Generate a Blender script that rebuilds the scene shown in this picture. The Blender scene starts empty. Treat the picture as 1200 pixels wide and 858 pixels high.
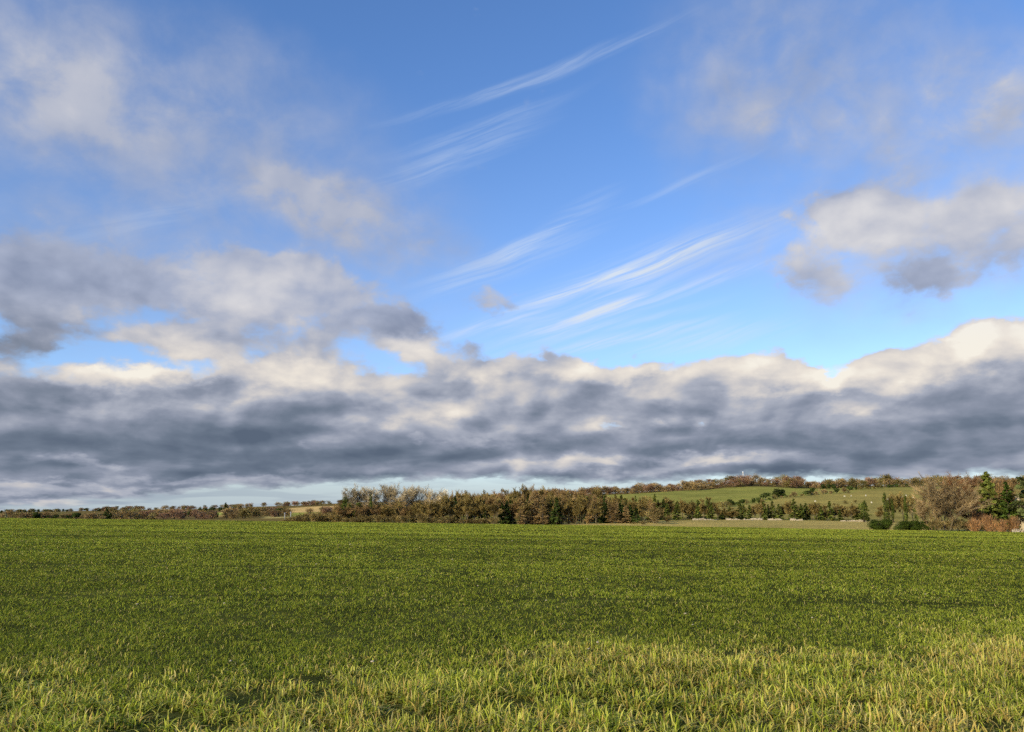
import bpy, math, random
import numpy as np
from math import radians as R, sin, cos, pi

SC = bpy.context.scene
COL = SC.collection
rnd = random.Random(7)
rng = np.random.default_rng(7)

# ------------------------------------------------------------------ camera
F = 924.0; HOR = 598.0
TH = math.atan((HOR - 429) / F)
EYE = 1.6
cam_d = bpy.data.cameras.new('camera'); cam = bpy.data.objects.new('camera', cam_d); COL.objects.link(cam)
cam.location = (0, 0, EYE); cam.rotation_euler = (pi / 2 + TH, 0, 0)
cam_d.sensor_width = 36; cam_d.lens = F / 1200 * 36
cam_d.clip_start = 0.1; cam_d.clip_end = 30000
SC.camera = cam
SC.view_settings.view_transform = 'Standard'; SC.view_settings.look = 'None'
SC.view_settings.exposure = 0; SC.view_settings.gamma = 1
SC.render.resolution_x = 1200; SC.render.resolution_y = 858

def srow(row):                      # slope (z above eye / depth) of an image row
    return np.tan(TH - np.arctan((np.asarray(row, float) - 429) / F))
KX = F / cos(TH)
def xof(px, Y): return (px - 600) / KX * Y

# ------------------------------------------------------------------ terrain
FA, FB = -0.0107, -0.01156          # the sown field is one gently tilted plane
def field_z(x, y):
    return (FA * y + FB * x + 0.035 * np.sin(y * 0.33 + 0.7 * np.sin(x * 0.06)) * np.clip(y / 20, 0, 1)
            + 0.05 * np.sin(x * 0.11 + 1.3) * np.sin(y * 0.12 + 0.4 + x * 0.02) * np.clip(y / 20, 0, 1))
EDGE_PX = [-400, 0, 600, 800, 1000, 1200, 1600]
EDGE_Y = [280, 265, 240, 230, 203, 182, 170]
def edge_y(px): return np.interp(px, EDGE_PX, EDGE_Y)
PXC = [-400, 0, 130, 260, 380, 500, 620, 720, 800, 870, 950, 1050, 1120, 1200, 1600]
KEYS = {
    300: [612, 612, 613, 614, 615, 616, 616.0, 612.2, 611, 611, 611.6, 613, 616, 618, 620],
    340: [612, 612, 613, 614, 614, 615, 612, 610.8, 609.7, 609.3, 610, 611.8, 614, 616, 618],
    400: [613, 613, 613, 613, 612, 607, 602, 606, 606.5, 605.5, 606, 608, 610, 613, 615],
    500: [613, 613, 613, 612, 610, 606, 600, 600, 602, 601, 601, 600, 603, 607, 610],
    700: [612, 612, 612, 611, 608, 602, 596, 592, 595, 594, 590, 586, 588, 592, 595],
    900: [609, 609, 608.5, 607, 605, 599, 592, 585.5, 584, 582, 580.5, 577, 576, 580, 583],
    1080: [608, 607.5, 607, 605, 602, 597, 588, 579, 577, 573, 574, 571, 570, 572, 575],
    1250: [607, 607, 606, 603.5, 600, 594, 584, 577.5, 574, 560.5, 568.5, 569.5, 567, 565, 568],
    1600: [606, 605, 603, 600, 596, 590, 583, 580, 580, 576, 578, 577, 575, 573, 575],
    2100: [602.5, 601.2, 597.5, 596, 590, 586, 582, 581, 584, 584, 585, 585, 584, 582, 584],
    2900: [603, 602, 600, 598.5, 596, 592, 590, 590, 590, 590, 590, 590, 590, 590, 590],
    4500: [600.8, 600.8, 600.5, 600.5, 600, 599, 598, 598, 598, 598, 598, 598, 598, 598, 598],
    12000: [599, 599, 599, 599, 599, 599, 599, 599, 599, 599, 599, 599, 599, 599, 599],
}
LPX = np.linspace(-400, 1600, 161)
LT = np.linspace(math.log(165), math.log(12000), 420)
def build_lut():
    lut = np.zeros((len(LT), len(LPX)))
    ky = sorted(KEYS)
    for j, px in enumerate(LPX):
        e = float(edge_y(px)); xx = xof(px, e)
        ys = [150, e - 6, e, e + 12]; zs = [field_z(xof(px, 150), 150) - .2, field_z(xof(px, e - 6), e - 6) - .2, field_z(xx, e) - .12, field_z(xof(px, e + 12), e + 12) - 0.25]
        for k in ky:
            ys.append(k); zs.append(EYE + k * float(srow(np.interp(px, PXC, KEYS[k]))))
        lut[:, j] = np.interp(np.exp(LT), ys, zs)
    # soften the creases beyond the field
    sm = lut.copy()
    for _ in range(14):
        sm[1:-1] = (sm[:-2] + 2 * sm[1:-1] + sm[2:]) / 4
        sm[:, 1:-1] = (sm[:, :-2] + 2 * sm[:, 1:-1] + sm[:, 2:]) / 4
    w = np.clip((np.exp(LT) - 300) / 80, 0, 1)[:, None]
    return lut * (1 - w) + sm * w
LUT = build_lut()
def ground_z(x, y):
    x = np.asarray(x, float); y = np.asarray(y, float)
    yy = np.maximum(y, 60.0)
    px = np.clip(600 + KX * x / yy, -399, 1599)
    fx = (px + 400) / 2000 * (len(LPX) - 1); i = np.clip(fx.astype(int), 0, len(LPX) - 2); fx = fx - i
    ft = (np.log(np.clip(yy, 165, 11990)) - LT[0]) / (LT[-1] - LT[0]) * (len(LT) - 1); k = np.clip(ft.astype(int), 0, len(LT) - 2); ft = ft - k
    z = (LUT[k, i] * (1 - fx) * (1 - ft) + LUT[k, i + 1] * fx * (1 - ft) + LUT[k + 1, i] * (1 - fx) * ft + LUT[k + 1, i + 1] * fx * ft)
    near = FA * y + FB * x - 0.25
    w = np.clip((y - 166) / 20, 0, 1)
    z = near * (1 - w) + z * w
    far = np.clip((y - 350) / 300, 0, 1)
    return z + far * (0.7 * np.sin(x * 0.021 + 1) * np.sin(y * 0.017) + 0.5 * np.sin(x * 0.05 + y * 0.031))
def gz(x, y): return float(ground_z(np.array([x]), np.array([y]))[0])

# ------------------------------------------------------------------ mesh helpers
def mesh_np(name, V, Fq, cols=None, smooth=False):
    """V (n,3); Fq list of int arrays (m,k) with k 3 or 4; cols (n,3) vertex colours"""
    me = bpy.data.meshes.new(name)
    V = np.asarray(V, np.float32)
    me.vertices.add(len(V)); me.vertices.foreach_set('co', V.ravel())
    Fq = [np.asarray(f, np.int32) for f in Fq if len(f)]
    tot = sum(f.size for f in Fq); nf = sum(len(f) for f in Fq)
    me.loops.add(tot); me.polygons.add(nf)
    me.loops.foreach_set('vertex_index', np.concatenate([f.ravel() for f in Fq]))
    ls = []; o = 0
    for f in Fq:
        ls.append(o + np.arange(len(f)) * f.shape[1]); o += f.size
    me.polygons.foreach_set('loop_start', np.concatenate(ls).astype(np.int32))
    if smooth: me.polygons.foreach_set('use_smooth', np.ones(nf, bool))
    if cols is not None:
        a = me.color_attributes.new('Col', 'FLOAT_COLOR', 'POINT')
        c4 = np.ones((len(V), 4), np.float32); c4[:, :3] = cols
        a.data.foreach_set('color', c4.ravel())
    me.update(calc_edges=True); me.validate()
    return me

def link(name, me, mat=None, parent=None, loc=(0, 0, 0), rz=0.0):
    o = bpy.data.objects.new(name, me); COL.objects.link(o)
    if me is not None and mat is not None and len(me.materials) == 0: me.materials.append(mat)
    if parent is not None: o.parent = parent
    o.location = loc; o.rotation_euler = (0, 0, rz)
    return o
def tag(o, label, cat, group=None, kind=None):
    if label: o['label'] = label
    if cat: o['category'] = cat
    if group: o['group'] = group
    if kind: o['kind'] = kind
    return o
def structure(o, label, cat): return tag(o, label, cat, None, 'structure')

class MB:                          # collects primitives into one mesh
    def __init__(s): s.V = []; s.Q = []; s.T = []; s.C = []; s.n = 0
    def add(s, V, Q=None, T=None, C=None):
        V = np.asarray(V, float)
        if Q is not None and len(Q): s.Q.append(np.asarray(Q) + s.n)
        if T is not None and len(T): s.T.append(np.asarray(T) + s.n)
        s.V.append(V); s.n += len(V)
        if C is None: C = (1, 1, 1)
        C = np.asarray(C, float)
        s.C.append(np.broadcast_to(C, (len(V), 3)) if C.ndim == 1 else C)
    def tube(s, pts, rad, sides=6, C=None, caps=True):
        pts = [np.array(p, float) for p in pts]
        n = len(pts); V = []
        for i, p in enumerate(pts):
            d = pts[min(i + 1, n - 1)] - pts[max(i - 1, 0)]; d /= (np.linalg.norm(d) + 1e-9)
            a = np.cross(d, [0.31, 0.83, 0.46]); a /= (np.linalg.norm(a) + 1e-9); b = np.cross(d, a)
            for k in range(sides):
                t = 2 * pi * k / sides
                V.append(p + rad[i] * (cos(t) * a + sin(t) * b))
        Q = [(i * sides + k, i * sides + (k + 1) % sides, (i + 1) * sides + (k + 1) % sides, (i + 1) * sides + k) for i in range(n - 1) for k in range(sides)]
        T = []
        if caps:
            V.append(pts[0]); V.append(pts[-1]); c0 = n * sides
            T = [(c0, (k + 1) % sides, k) for k in range(sides)] + [(c0 + 1, (n - 1) * sides + k, (n - 1) * sides + (k + 1) % sides) for k in range(sides)]
        s.add(V, Q, T, C)
    def box(s, x0, x1, y0, y1, z0, z1, C=None):
        V = [(x, y, z) for x in (x0, x1) for y in (y0, y1) for z in (z0, z1)]
        s.add(V, [(0, 1, 3, 2), (4, 6, 7, 5), (0, 4, 5, 1), (2, 3, 7, 6), (0, 2, 6, 4), (1, 5, 7, 3)], None, C)
    def strips(s, P, D, w, C):     # thin flat slivers: base P, vector D, width w
        n = len(P); P = np.asarray(P); D = np.asarray(D)
        side = np.cross(D, rng.normal(size=(n, 3))); side /= (np.linalg.norm(side, axis=1, keepdims=True) + 1e-9)
        side *= (np.asarray(w).reshape(-1, 1) * 0.5)
        V = np.stack([P - side, P + side, P + D + side * .35, P + D - side * .35], 1).reshape(-1, 3)
        Q = np.arange(n * 4).reshape(n, 4)
        C = np.repeat(np.asarray(C), 4, axis=0) if np.ndim(C) == 2 else C
        s.add(V, Q, None, C)
    def leaves(s, P, N, size, C, elong=1.5):  # small leaf faces at P, facing about N
        n = len(P); N = N / (np.linalg.norm(N, axis=1, keepdims=True) + 1e-9)
        a = np.cross(N, rng.normal(size=(n, 3))); a /= (np.linalg.norm(a, axis=1, keepdims=True) + 1e-9); b = np.cross(N, a)
        sz = np.asarray(size).reshape(-1, 1) * 0.5
        a = a * sz * elong; b = b * sz
        V = np.stack([P - a, P + b * .8 - a * .1, P + a, P - b * .9 + a * .15], 1).reshape(-1, 3)
        Q = np.arange(n * 4).reshape(n, 4)
        s.add(V, Q, None, np.repeat(np.asarray(C), 4, axis=0))
    def mesh(s, name, smooth=False):
        fs = []
        if s.Q: fs.append(np.concatenate(s.Q))
        if s.T: fs.append(np.concatenate(s.T))
        return mesh_np(name, np.concatenate(s.V), fs, np.concatenate(s.C), smooth)

# ------------------------------------------------------------------ materials
def mat_new(name):
    m = bpy.data.materials.new(name); m.use_nodes = True
    nt = m.node_tree; nt.nodes.clear()
    out = nt.nodes.new('ShaderNodeOutputMaterial')
    return m, nt, out
def N(nt, t, **kw):
    n = nt.nodes.new(t)
    for k, v in kw.items(): setattr(n, k, v)
    return n
def setin(n, d):
    for k, v in d.items(): n.inputs[k].default_value = v
def foliage_mat(name, translucent=0.25, rough=0.75, tint=(1, 1, 1), nscale=0.35, var=0.5):
    """per-face colour from the mesh, varied by a clumpy noise and per object"""
    m, nt, out = mat_new(name)
    at = N(nt, 'ShaderNodeAttribute'); at.attribute_name = 'Col'
    tc = N(nt, 'ShaderNodeNewGeometry')
    no = N(nt, 'ShaderNodeTexNoise'); setin(no, {'Scale': nscale, 'Detail': 4.0}); nt.links.new(tc.outputs['Position'], no.inputs['Vector'])
    mr = N(nt, 'ShaderNodeMapRange'); setin(mr, {1: 0.3, 2: 0.7, 3: 1 - var, 4: 1 + var}); nt.links.new(no.outputs['Fac'], mr.inputs[0])
    oi = N(nt, 'ShaderNodeObjectInfo')
    mo = N(nt, 'ShaderNodeMapRange'); setin(mo, {1: 0.0, 2: 1.0, 3: 0.8, 4: 1.2}); nt.links.new(oi.outputs['Random'], mo.inputs[0])
    mu = N(nt, 'ShaderNodeMath', operation='MULTIPLY'); nt.links.new(mr.outputs[0], mu.inputs[0]); nt.links.new(mo.outputs[0], mu.inputs[1])
    v = N(nt, 'ShaderNodeVectorMath', operation='SCALE'); nt.links.new(at.outputs['Color'], v.inputs[0]); nt.links.new(mu.outputs[0], v.inputs['Scale'])
    v2 = N(nt, 'ShaderNodeVectorMath', operation='MULTIPLY'); nt.links.new(v.outputs[0], v2.inputs[0]); v2.inputs[1].default_value = tint
    p = N(nt, 'ShaderNodeBsdfPrincipled'); setin(p, {'Roughness': rough, 'Specular IOR Level': 0.03})
    nt.links.new(v2.outputs[0], p.inputs['Base Color'])
    if translucent > 0:
        t = N(nt, 'ShaderNodeBsdfTranslucent'); nt.links.new(v2.outputs[0], t.inputs['Color'])
        mx = N(nt, 'ShaderNodeMixShader'); mx.inputs[0].default_value = translucent
        nt.links.new(p.outputs[0], mx.inputs[1]); nt.links.new(t.outputs[0], mx.inputs[2]); nt.links.new(mx.outputs[0], out.inputs[0])
    else: nt.links.new(p.outputs[0], out.inputs[0])
    return m
def simple_mat(name, c1, c2, scale, rough=0.85, bump=0.3, detail=6.0, metal=0.0):
    m, nt, out = mat_new(name)
    tc = N(nt, 'ShaderNodeTexCoord')
    no = N(nt, 'ShaderNodeTexNoise'); setin(no, {'Scale': scale, 'Detail': detail}); nt.links.new(tc.outputs['Object'], no.inputs['Vector'])
    mr = N(nt, 'ShaderNodeMapRange'); setin(mr, {1: 0.3, 2: 0.7, 3: 0.0, 4: 1.0}); nt.links.new(no.outputs['Fac'], mr.inputs[0])
    mx = N(nt, 'ShaderNodeMix', data_type='RGBA'); mx.inputs[6].default_value = (*c1, 1); mx.inputs[7].default_value = (*c2, 1)
    nt.links.new(mr.outputs[0], mx.inputs[0])
    p = N(nt, 'ShaderNodeBsdfPrincipled'); setin(p, {'Roughness': rough, 'Metallic': metal, 'Specular IOR Level': 0.3}); nt.links.new(mx.outputs[2], p.inputs['Base Color'])
    b = N(nt, 'ShaderNodeBump'); setin(b, {'Strength': bump, 'Distance': 0.05}); nt.links.new(no.outputs['Fac'], b.inputs['Height']); nt.links.new(b.outputs[0], p.inputs['Normal'])
    nt.links.new(p.outputs[0], out.inputs[0])
    return m

M_bark = simple_mat('bark', (.10, .078, .05), (.20, .16, .10), 3.0)
M_barkdark = simple_mat('dark_bark', (.05, .04, .03), (.10, .08, .055), 3.0)
M_twig = foliage_mat('twigs', 0.0, 0.85, (1, 1, 1), 0.38, 0.55)
M_leaf = foliage_mat('needles_and_leaves', 0.15, 0.7, (1, 1, 1), 0.35, 0.45)
M_fartree = foliage_mat('far_twigs', 0.0, 0.9, (1, 1, 1), 0.05, 0.3)
M_grass = foliage_mat('grass_blades', 0.38, 0.55, (1, 1, 1), 0.45, 0.22)
M_crop = foliage_mat('crop_blades', 0.38, 0.6, (1, 1, 1), 0.16, 0.20)
M_stone = simple_mat('limestone', (.30, .25, .16), (.62, .54, .40), 1.6)
M_flint = simple_mat('flint', (.32, .27, .18), (.60, .52, .38), 30.0)
M_roof = simple_mat('roof_tile', (.16, .10, .07), (.24, .15, .11), 4.0)
M_white = simple_mat('white_paint', (.75, .75, .73), (.82, .82, .80), 2.0, 0.5, 0.05)
M_wool = simple_mat('wool', (.62, .58, .48), (.75, .71, .62), 20.0)
M_glass = simple_mat('window_glass', (.03, .035, .045), (.05, .06, .07), 1.0, 0.1, 0.0)
M_greymetal = simple_mat('grey_metal', (.35, .38, .42), (.45, .48, .52), 2.0, 0.5, 0.05)

# ground materials
def ground_mat(name, stops, scales, bump=0.6, use_attr=False, bumpd=0.06):
    m, nt, out = mat_new(name)
    g = N(nt, 'ShaderNodeNewGeometry')
    n1 = N(nt, 'ShaderNodeTexNoise'); setin(n1, {'Scale': scales[0], 'Detail': 8.0, 'Roughness': 0.65}); nt.links.new(g.outputs['Position'], n1.inputs['Vector'])
    n2 = N(nt, 'ShaderNodeTexNoise'); setin(n2, {'Scale': scales[1], 'Detail': 5.0}); nt.links.new(g.outputs['Position'], n2.inputs['Vector'])
    ad = N(nt, 'ShaderNodeMath', operation='MULTIPLY_ADD'); ad.inputs[1].default_value = 0.55; nt.links.new(n2.outputs['Fac'], ad.inputs[0])
    m2 = N(nt, 'ShaderNodeMath', operation='MULTIPLY'); m2.inputs[1].default_value = 0.5; nt.links.new(n1.outputs['Fac'], m2.inputs[0]); nt.links.new(m2.outputs[0], ad.inputs[2])
    cr = N(nt, 'ShaderNodeValToRGB')
    el = cr.color_ramp.elements
    while len(el) < len(stops): el.new(0.5)
    for e, (p, c) in zip(el, stops): e.position = p; e.color = (*c, 1)
    nt.links.new(ad.outputs[0], cr.inputs[0])
    col = cr.outputs[0]
    if use_attr:
        at = N(nt, 'ShaderNodeAttribute'); at.attribute_name = 'Col'
        v = N(nt, 'ShaderNodeVectorMath', operation='MULTIPLY'); nt.links.new(col, v.inputs[0]); nt.links.new(at.outputs['Color'], v.inputs[1]); col = v.outputs[0]
    p = N(nt, 'ShaderNodeBsdfPrincipled'); setin(p, {'Roughness': 1.0, 'Specular IOR Level': 0.0}); nt.links.new(col, p.inputs['Base Color'])
    b = N(nt, 'ShaderNodeBump'); setin(b, {'Strength': bump, 'Distance': bumpd}); nt.links.new(n1.outputs['Fac'], b.inputs['Height']); nt.links.new(b.outputs[0], p.inputs['Normal'])
    nt.links.new(p.outputs[0], out.inputs[0])
    return m
M_soil = ground_mat('field_soil', [(0.38, (.030, .034, .010)), (0.50, (.060, .068, .016)), (0.62, (.085, .092, .022)), (0.74, (.15, .12, .05))], (9.0, 0.5))
M_hill = ground_mat('pasture', [(0.36, (.72, .72, .70)), (0.5, (1, 1, 1)), (0.64, (1.3, 1.25, 1.2))], (0.25, 0.02), 0.8, True, 0.8)

# ------------------------------------------------------------------ ground meshes
def grid_mesh(name, xs, ys, zf, cf=None):
    X, Y = np.meshgrid(xs, ys); Z = zf(X, Y)
    V = np.stack([X, Y, Z], -1).reshape(-1, 3)
    ny, nx = X.shape; i = np.arange(ny * nx).reshape(ny, nx)
    Q = np.stack([i[:-1, :-1], i[:-1, 1:], i[1:, 1:], i[1:, :-1]], -1).reshape(-1, 4)
    return mesh_np(name, V, [Q], cf(V[:, 0], V[:, 1]) if cf else None, True)

def land_colour(x, y):
    px = 600 + KX * x / np.maximum(y, 60); c = np.zeros((len(x), 3))
    def put(mask, col): c[mask] = col
    wob = 6 * np.sin(x * .03) + 4 * np.sin(x * .011 + y * .02)
    c[:] = (.115, .115, .042)                                    # rough grass
    put((y < 335), (.25, .225, .105))                           # unsown strip, tan
    put((y >= 335) & (y < 480) & (px > 640), (.17, .165, .07))
    lower = (y >= 440) & (y < 1120) & (px > 640)
    put(lower, (.185, .178, .078))                               # lower pasture
    split = np.interp(px, [700, 780, 870, 930, 1020, 1100], [560, 620, 700, 850, 985, 1040]) + wob
    put(lower & (y > split), (.145, .170, .060))                 # upper green field
    put(lower & (y > split) & (np.sin(y * .09 + x * .01) > .2), (.160, .180, .068))
    put((y > 960) & (y < 1040) & (px > 960) & (px < 1120), (.170, .175, .070))
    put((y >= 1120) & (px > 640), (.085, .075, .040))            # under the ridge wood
    left = (px <= 640) & (y > 500)
    put(left, (.105, .092, .050))
    put(left & (y > 1200) & (y < 1500) & (px > 228) & (px < 272), (.20, .24, .09))
    put(left & (y > 1000) & (y < 1150) & (px > 238) & (px < 275), (.32, .27, .15))
    put(left & (y > 1250) & (y < 1750) & (px > 336) & (px < 412), (.36, .29, .17))
    put(left & (y > 900) & (y < 1230) & (px > 340) & (px < 405), (.17, .20, .07))
    put(left & (y > 780) & (y < 880) & (px > 310) & (px < 345), (.26, .25, .14))
    put(left & (y > 1300) & (y < 2000) & (px < 60), (.14, .16, .09))
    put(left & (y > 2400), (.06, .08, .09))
    return c * np.array([1.75, 1.5, .95])
xs = np.concatenate([-np.geomspace(6000, 130, 60), np.linspace(-125, 125, 40), np.geomspace(130, 6000, 60)])
xs = np.unique(np.concatenate([xs, np.linspace(-900, 900, 240)]))
ys = np.unique(np.concatenate([np.linspace(-400, 160, 12), np.linspace(165, 420, 70), np.geomspace(425, 2600, 190), np.geomspace(2700, 12000, 25)]))
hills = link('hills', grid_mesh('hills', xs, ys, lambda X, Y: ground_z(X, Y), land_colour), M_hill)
structure(hills, 'rolling pasture and rough grass hillside rising beyond the sown field', 'hills')
# far rim so that the land reaches the horizon on every side
rim = MB(); rr = 14000
rim.add([(rr * 1.6 * cos(t), rr * 1.6 * sin(t), -60) for t in np.linspace(0, 2 * pi, 64, endpoint=False)] + [(0, 0, -60)], None, [(64, k, (k + 1) % 64) for k in range(64)], (.10, .11, .07))
g0 = link('ground', rim.mesh('ground'), M_hill); structure(g0, 'distant low ground reaching the horizon', 'ground')

fx = np.unique(np.concatenate([np.linspace(-330, 330, 160), np.linspace(-16, 16, 120)])); nyf = 260
ty = np.linspace(0, 1, nyf); X = np.zeros((nyf, len(fx))); Y = np.zeros_like(X)
for j, x in enumerate(fx):
    ye = 240.
    for _ in range(12): ye = float(edge_y(600 + KX * x / ye))
    Y[:, j] = -60 + (ye + 60) * (ty ** 1.3); X[:, j] = x
Z = field_z(X, Y); V = np.stack([X, Y, Z], -1).reshape(-1, 3); i = np.arange(V.shape[0]).reshape(X.shape)
Q = np.stack([i[:-1, :-1], i[:-1, 1:], i[1:, 1:], i[1:, :-1]], -1).reshape(-1, 4)
fld = link('field', mesh_np('field', V, [Q], None, True), M_soil)
structure(fld, 'soil of the wide sown field seen between the young cereal plants', 'field')

# ------------------------------------------------------------------ grass and crop blades
def vnoise(x, y, s, seed):
    a = np.zeros_like(x)
    r = np.random.default_rng(seed)
    for k in range(6):
        th = r.uniform(0, pi); f = s * r.uniform(.6, 1.8); p = r.uniform(0, 6.28, 2)
        a += np.sin((x * cos(th) + y * sin(th)) * f + p[0] + 1.5 * np.sin((x * sin(th) - y * cos(th)) * f * .7 + p[1]))
    return a / 6
def blades(x, y, z, h, w, lean, cb, ct, segs=3, curl=1.0):
    n = len(x)
    az = rng.uniform(0, 2 * pi, n); la = az + rng.normal(0, .9, n)
    sx, sy = np.cos(az + pi / 2), np.sin(az + pi / 2)
    VV = []; CC = []
    for k in range(segs + 1):
        t = k / segs
        off = lean * h * (t ** (1 + curl)); zz = h * (t - 0.42 * lean * t ** 3)
        cx = x + np.cos(la) * off; cy = y + np.sin(la) * off; cz = z - 0.02 + zz
        ww = w * (0.55 if k == 0 else (1.0 if k < segs else 0.0)) * (1 - .35 * t) * .5
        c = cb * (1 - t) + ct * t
        if k < segs:
            VV.append(np.stack([cx - sx * ww, cy - sy * ww, cz], -1)); VV.append(np.stack([cx + sx * ww, cy + sy * ww, cz], -1)); CC += [c, c]
        else: VV.append(np.stack([cx, cy, cz], -1)); CC.append(c)
    m = len(VV); V = np.stack(VV, 1).reshape(-1, 3); C = np.stack(CC, 1).reshape(-1, 3)
    base = (np.arange(n) * m)[:, None]
    Qs = [base + np.array([[2 * k, 2 * k + 1, 2 * k + 3, 2 * k + 2]]) for k in range(segs - 1)]
    T = base + np.array([[2 * segs - 2, 2 * segs - 1, 2 * segs]])
    return V, (np.concatenate(Qs) if Qs else np.zeros((0, 4), int)), T, C
def edge_strip_y(x):    # depth at which the rough margin gives way to the drilled crop
    return 9.6 + 0.34 * x + 0.75 * np.sin(x * .9 + .6) + 0.45 * np.sin(x * 2.3)
def mixcol(n, cols, w):
    idx = rng.choice(len(cols), n, p=np.array(w) / sum(w)); return np.array(cols)[idx]

# drilled crop, near to far, blades thinning out with distance
def crop():
    n = 1000000
    q = rng.uniform(0, 1, n); y0, y1 = 6.2, 95.0; e = 0.42
    y = (y0 ** e + q * (y1 ** e - y0 ** e)) ** (1 / e)
    x = rng.uniform(-.82, .82, n) * (y + 1.5)
    # drilled in tufts
    tuft = .035 + .002 * y
    m = n // 9; k = rng.integers(0, m, n); tx, ty_ = x[:m][k], y[:m][k]      # blades gathered into tufts
    cl = rng.uniform(size=n) < .8; x = np.where(cl, tx + rng.normal(0, 1, n) * (.022 + .0012 * ty_), x); y = np.where(cl, ty_ + rng.normal(0, 1, n) * (.03 + .002 * ty_), y)
    es = edge_strip_y(x)
    dens = 0.95 + 0.6 * vnoise(x, y, 1.3, 3) + .30 * vnoise(x, y, .33, 4) + .3 * vnoise(x, y, 3.5, 6)
    tram = (np.abs(y - 25.5 - .15 * np.sin(x * .2)) < .35) & (x < -3.5)
    tram |= (np.abs(y - 30.5) < .35) & (x > -8)
    tram |= (np.abs(y - 43) < .45) | (np.abs(y - 59.5 - .3 * np.sin(x * .1)) < .6) | (np.abs(y - 16.5 - .1 * np.sin(x)) < .16)
    dens = np.where(tram, dens - .7, dens)
    keep = (rng.uniform(size=n) < np.clip(dens, .06, 1)) & (y > es - .3)
    x, y = x[keep], y[keep]; n = len(x)
    h = rng.uniform(.045, .105, n) * (1 + .25 * vnoise(x, y, .5, 5))
    w = np.maximum(.0075, .00072 * y) * rng.uniform(.6, 1.4, n)
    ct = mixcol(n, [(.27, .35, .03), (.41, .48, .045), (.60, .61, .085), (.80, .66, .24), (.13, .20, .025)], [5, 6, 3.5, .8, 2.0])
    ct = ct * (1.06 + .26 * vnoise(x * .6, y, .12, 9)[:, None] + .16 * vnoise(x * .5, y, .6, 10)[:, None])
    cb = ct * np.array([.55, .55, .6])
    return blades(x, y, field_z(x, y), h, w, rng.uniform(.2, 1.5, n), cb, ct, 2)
def far_crop():
    n = 420000
    q = rng.uniform(0, 1, n); y0, y1 = 80., 268.; e = .9
    y = (y0 ** e + q * (y1 ** e - y0 ** e)) ** (1 / e)
    x = rng.uniform(-.8, .8, n) * y
    dens = .75 + .6 * vnoise(x, y, .16, 13) + .3 * vnoise(x * .3, y, .5, 14)
    for ty_, tw_ in ((88, 1.0), (121, 1.5), (166, 2.2)): dens = np.where(np.abs(y - ty_ - .8 * np.sin(x * .04)) < tw_, dens - .55, dens)
    keep = (y < edge_y(600 + KX * x / y) - .2) & (rng.uniform(size=n) < dens)
    x, y = x[keep], y[keep]; n = len(x)
    h = rng.uniform(.07, .15, n); w = .0011 * y * rng.uniform(.6, 1.4, n)
    ct = mixcol(n, [(.29, .36, .04), (.42, .48, .055), (.56, .57, .09), (.17, .23, .035)], [4, 6, 3, 1.2])
    ct = ct * (1 + .25 * vnoise(x, y, .05, 9)[:, None])
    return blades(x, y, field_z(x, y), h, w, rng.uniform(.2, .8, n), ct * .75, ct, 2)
def cat(parts):
    V = []; Q = []; T = []; C = []; o = 0
    for v, q, t, c in parts:
        V.append(v); C.append(c)
        if len(q): Q.append(q + o)
        T.append(t + o); o += len(v)
    return np.concatenate(V), [np.concatenate(Q), np.concatenate(T)], np.concatenate(C)
V, Fs, C = cat([crop(), far_crop()])
cr = link('young_crop', mesh_np('young_crop', V, Fs, C), M_crop)
tag(cr, 'short green winter cereal growing in tufts across the whole field', 'crop', None, 'stuff')

def margin():
    n = 560000
    x = rng.uniform(-12, 12, n); y = rng.uniform(3.5, 15, n)
    es = edge_strip_y(x) + rng.normal(0, .75, n)
    cl = .55 * vnoise(x, y, 2.2, 21) + 1.1 * vnoise(x, y, 8.5, 22)
    keep = (y < es) & (rng.uniform(size=n) < np.clip(.60 + 1.35 * cl, .05, 1)) & (np.abs(x) < .85 * y + 1.2)
    x, y, cl = x[keep], y[keep], cl[keep]; n = len(x)
    fade = np.clip((edge_strip_y(x) - y) / 1.6, 0, 1)
    h = rng.uniform(.045, .165, n) * (.62 + .5 * fade) * (1 + .6 * cl)
    dry = rng.uniform(size=n) < (.30 + .40 * vnoise(x, y, 1.2, 23))
    g = mixcol(n, [(.40, .48, .045), (.60, .66, .08), (.80, .78, .16), (.15, .21, .02)], [3.5, 5, 5, 1.8])
    d = mixcol(n, [(.80, .62, .16), (.85, .72, .25), (.60, .44, .12)], [3, 2, 2])
    ct = np.where(dry[:, None], d, g); cb = ct * np.where(dry[:, None], .38, .22)  # blade feet coloured darker to paint shade into the gaps between them
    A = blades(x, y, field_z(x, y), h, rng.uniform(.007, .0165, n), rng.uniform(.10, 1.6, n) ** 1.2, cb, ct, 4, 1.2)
    # short litter and dead leaves close to the soil
    k = 30000; x = rng.uniform(-11, 11, k); y = rng.uniform(3, 13, k); kp = (y < edge_strip_y(x) + .3) & (np.abs(x) < .85 * y + 1.2); x, y = x[kp], y[kp]; k = len(x)
    c = mixcol(k, [(.22, .17, .08), (.14, .10, .05), (.12, .15, .03)], [2, 2, 3])
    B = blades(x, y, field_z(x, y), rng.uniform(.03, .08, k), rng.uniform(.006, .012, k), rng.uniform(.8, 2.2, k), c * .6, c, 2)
    return [A, B]
V, Fs, C = cat(margin())
mg = link('rough_grass', mesh_np('rough_grass', V, Fs, C), M_grass)
tag(mg, 'taller yellow-green margin grass with straw coloured dead blades in the foreground', 'grass', None, 'stuff')

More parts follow.
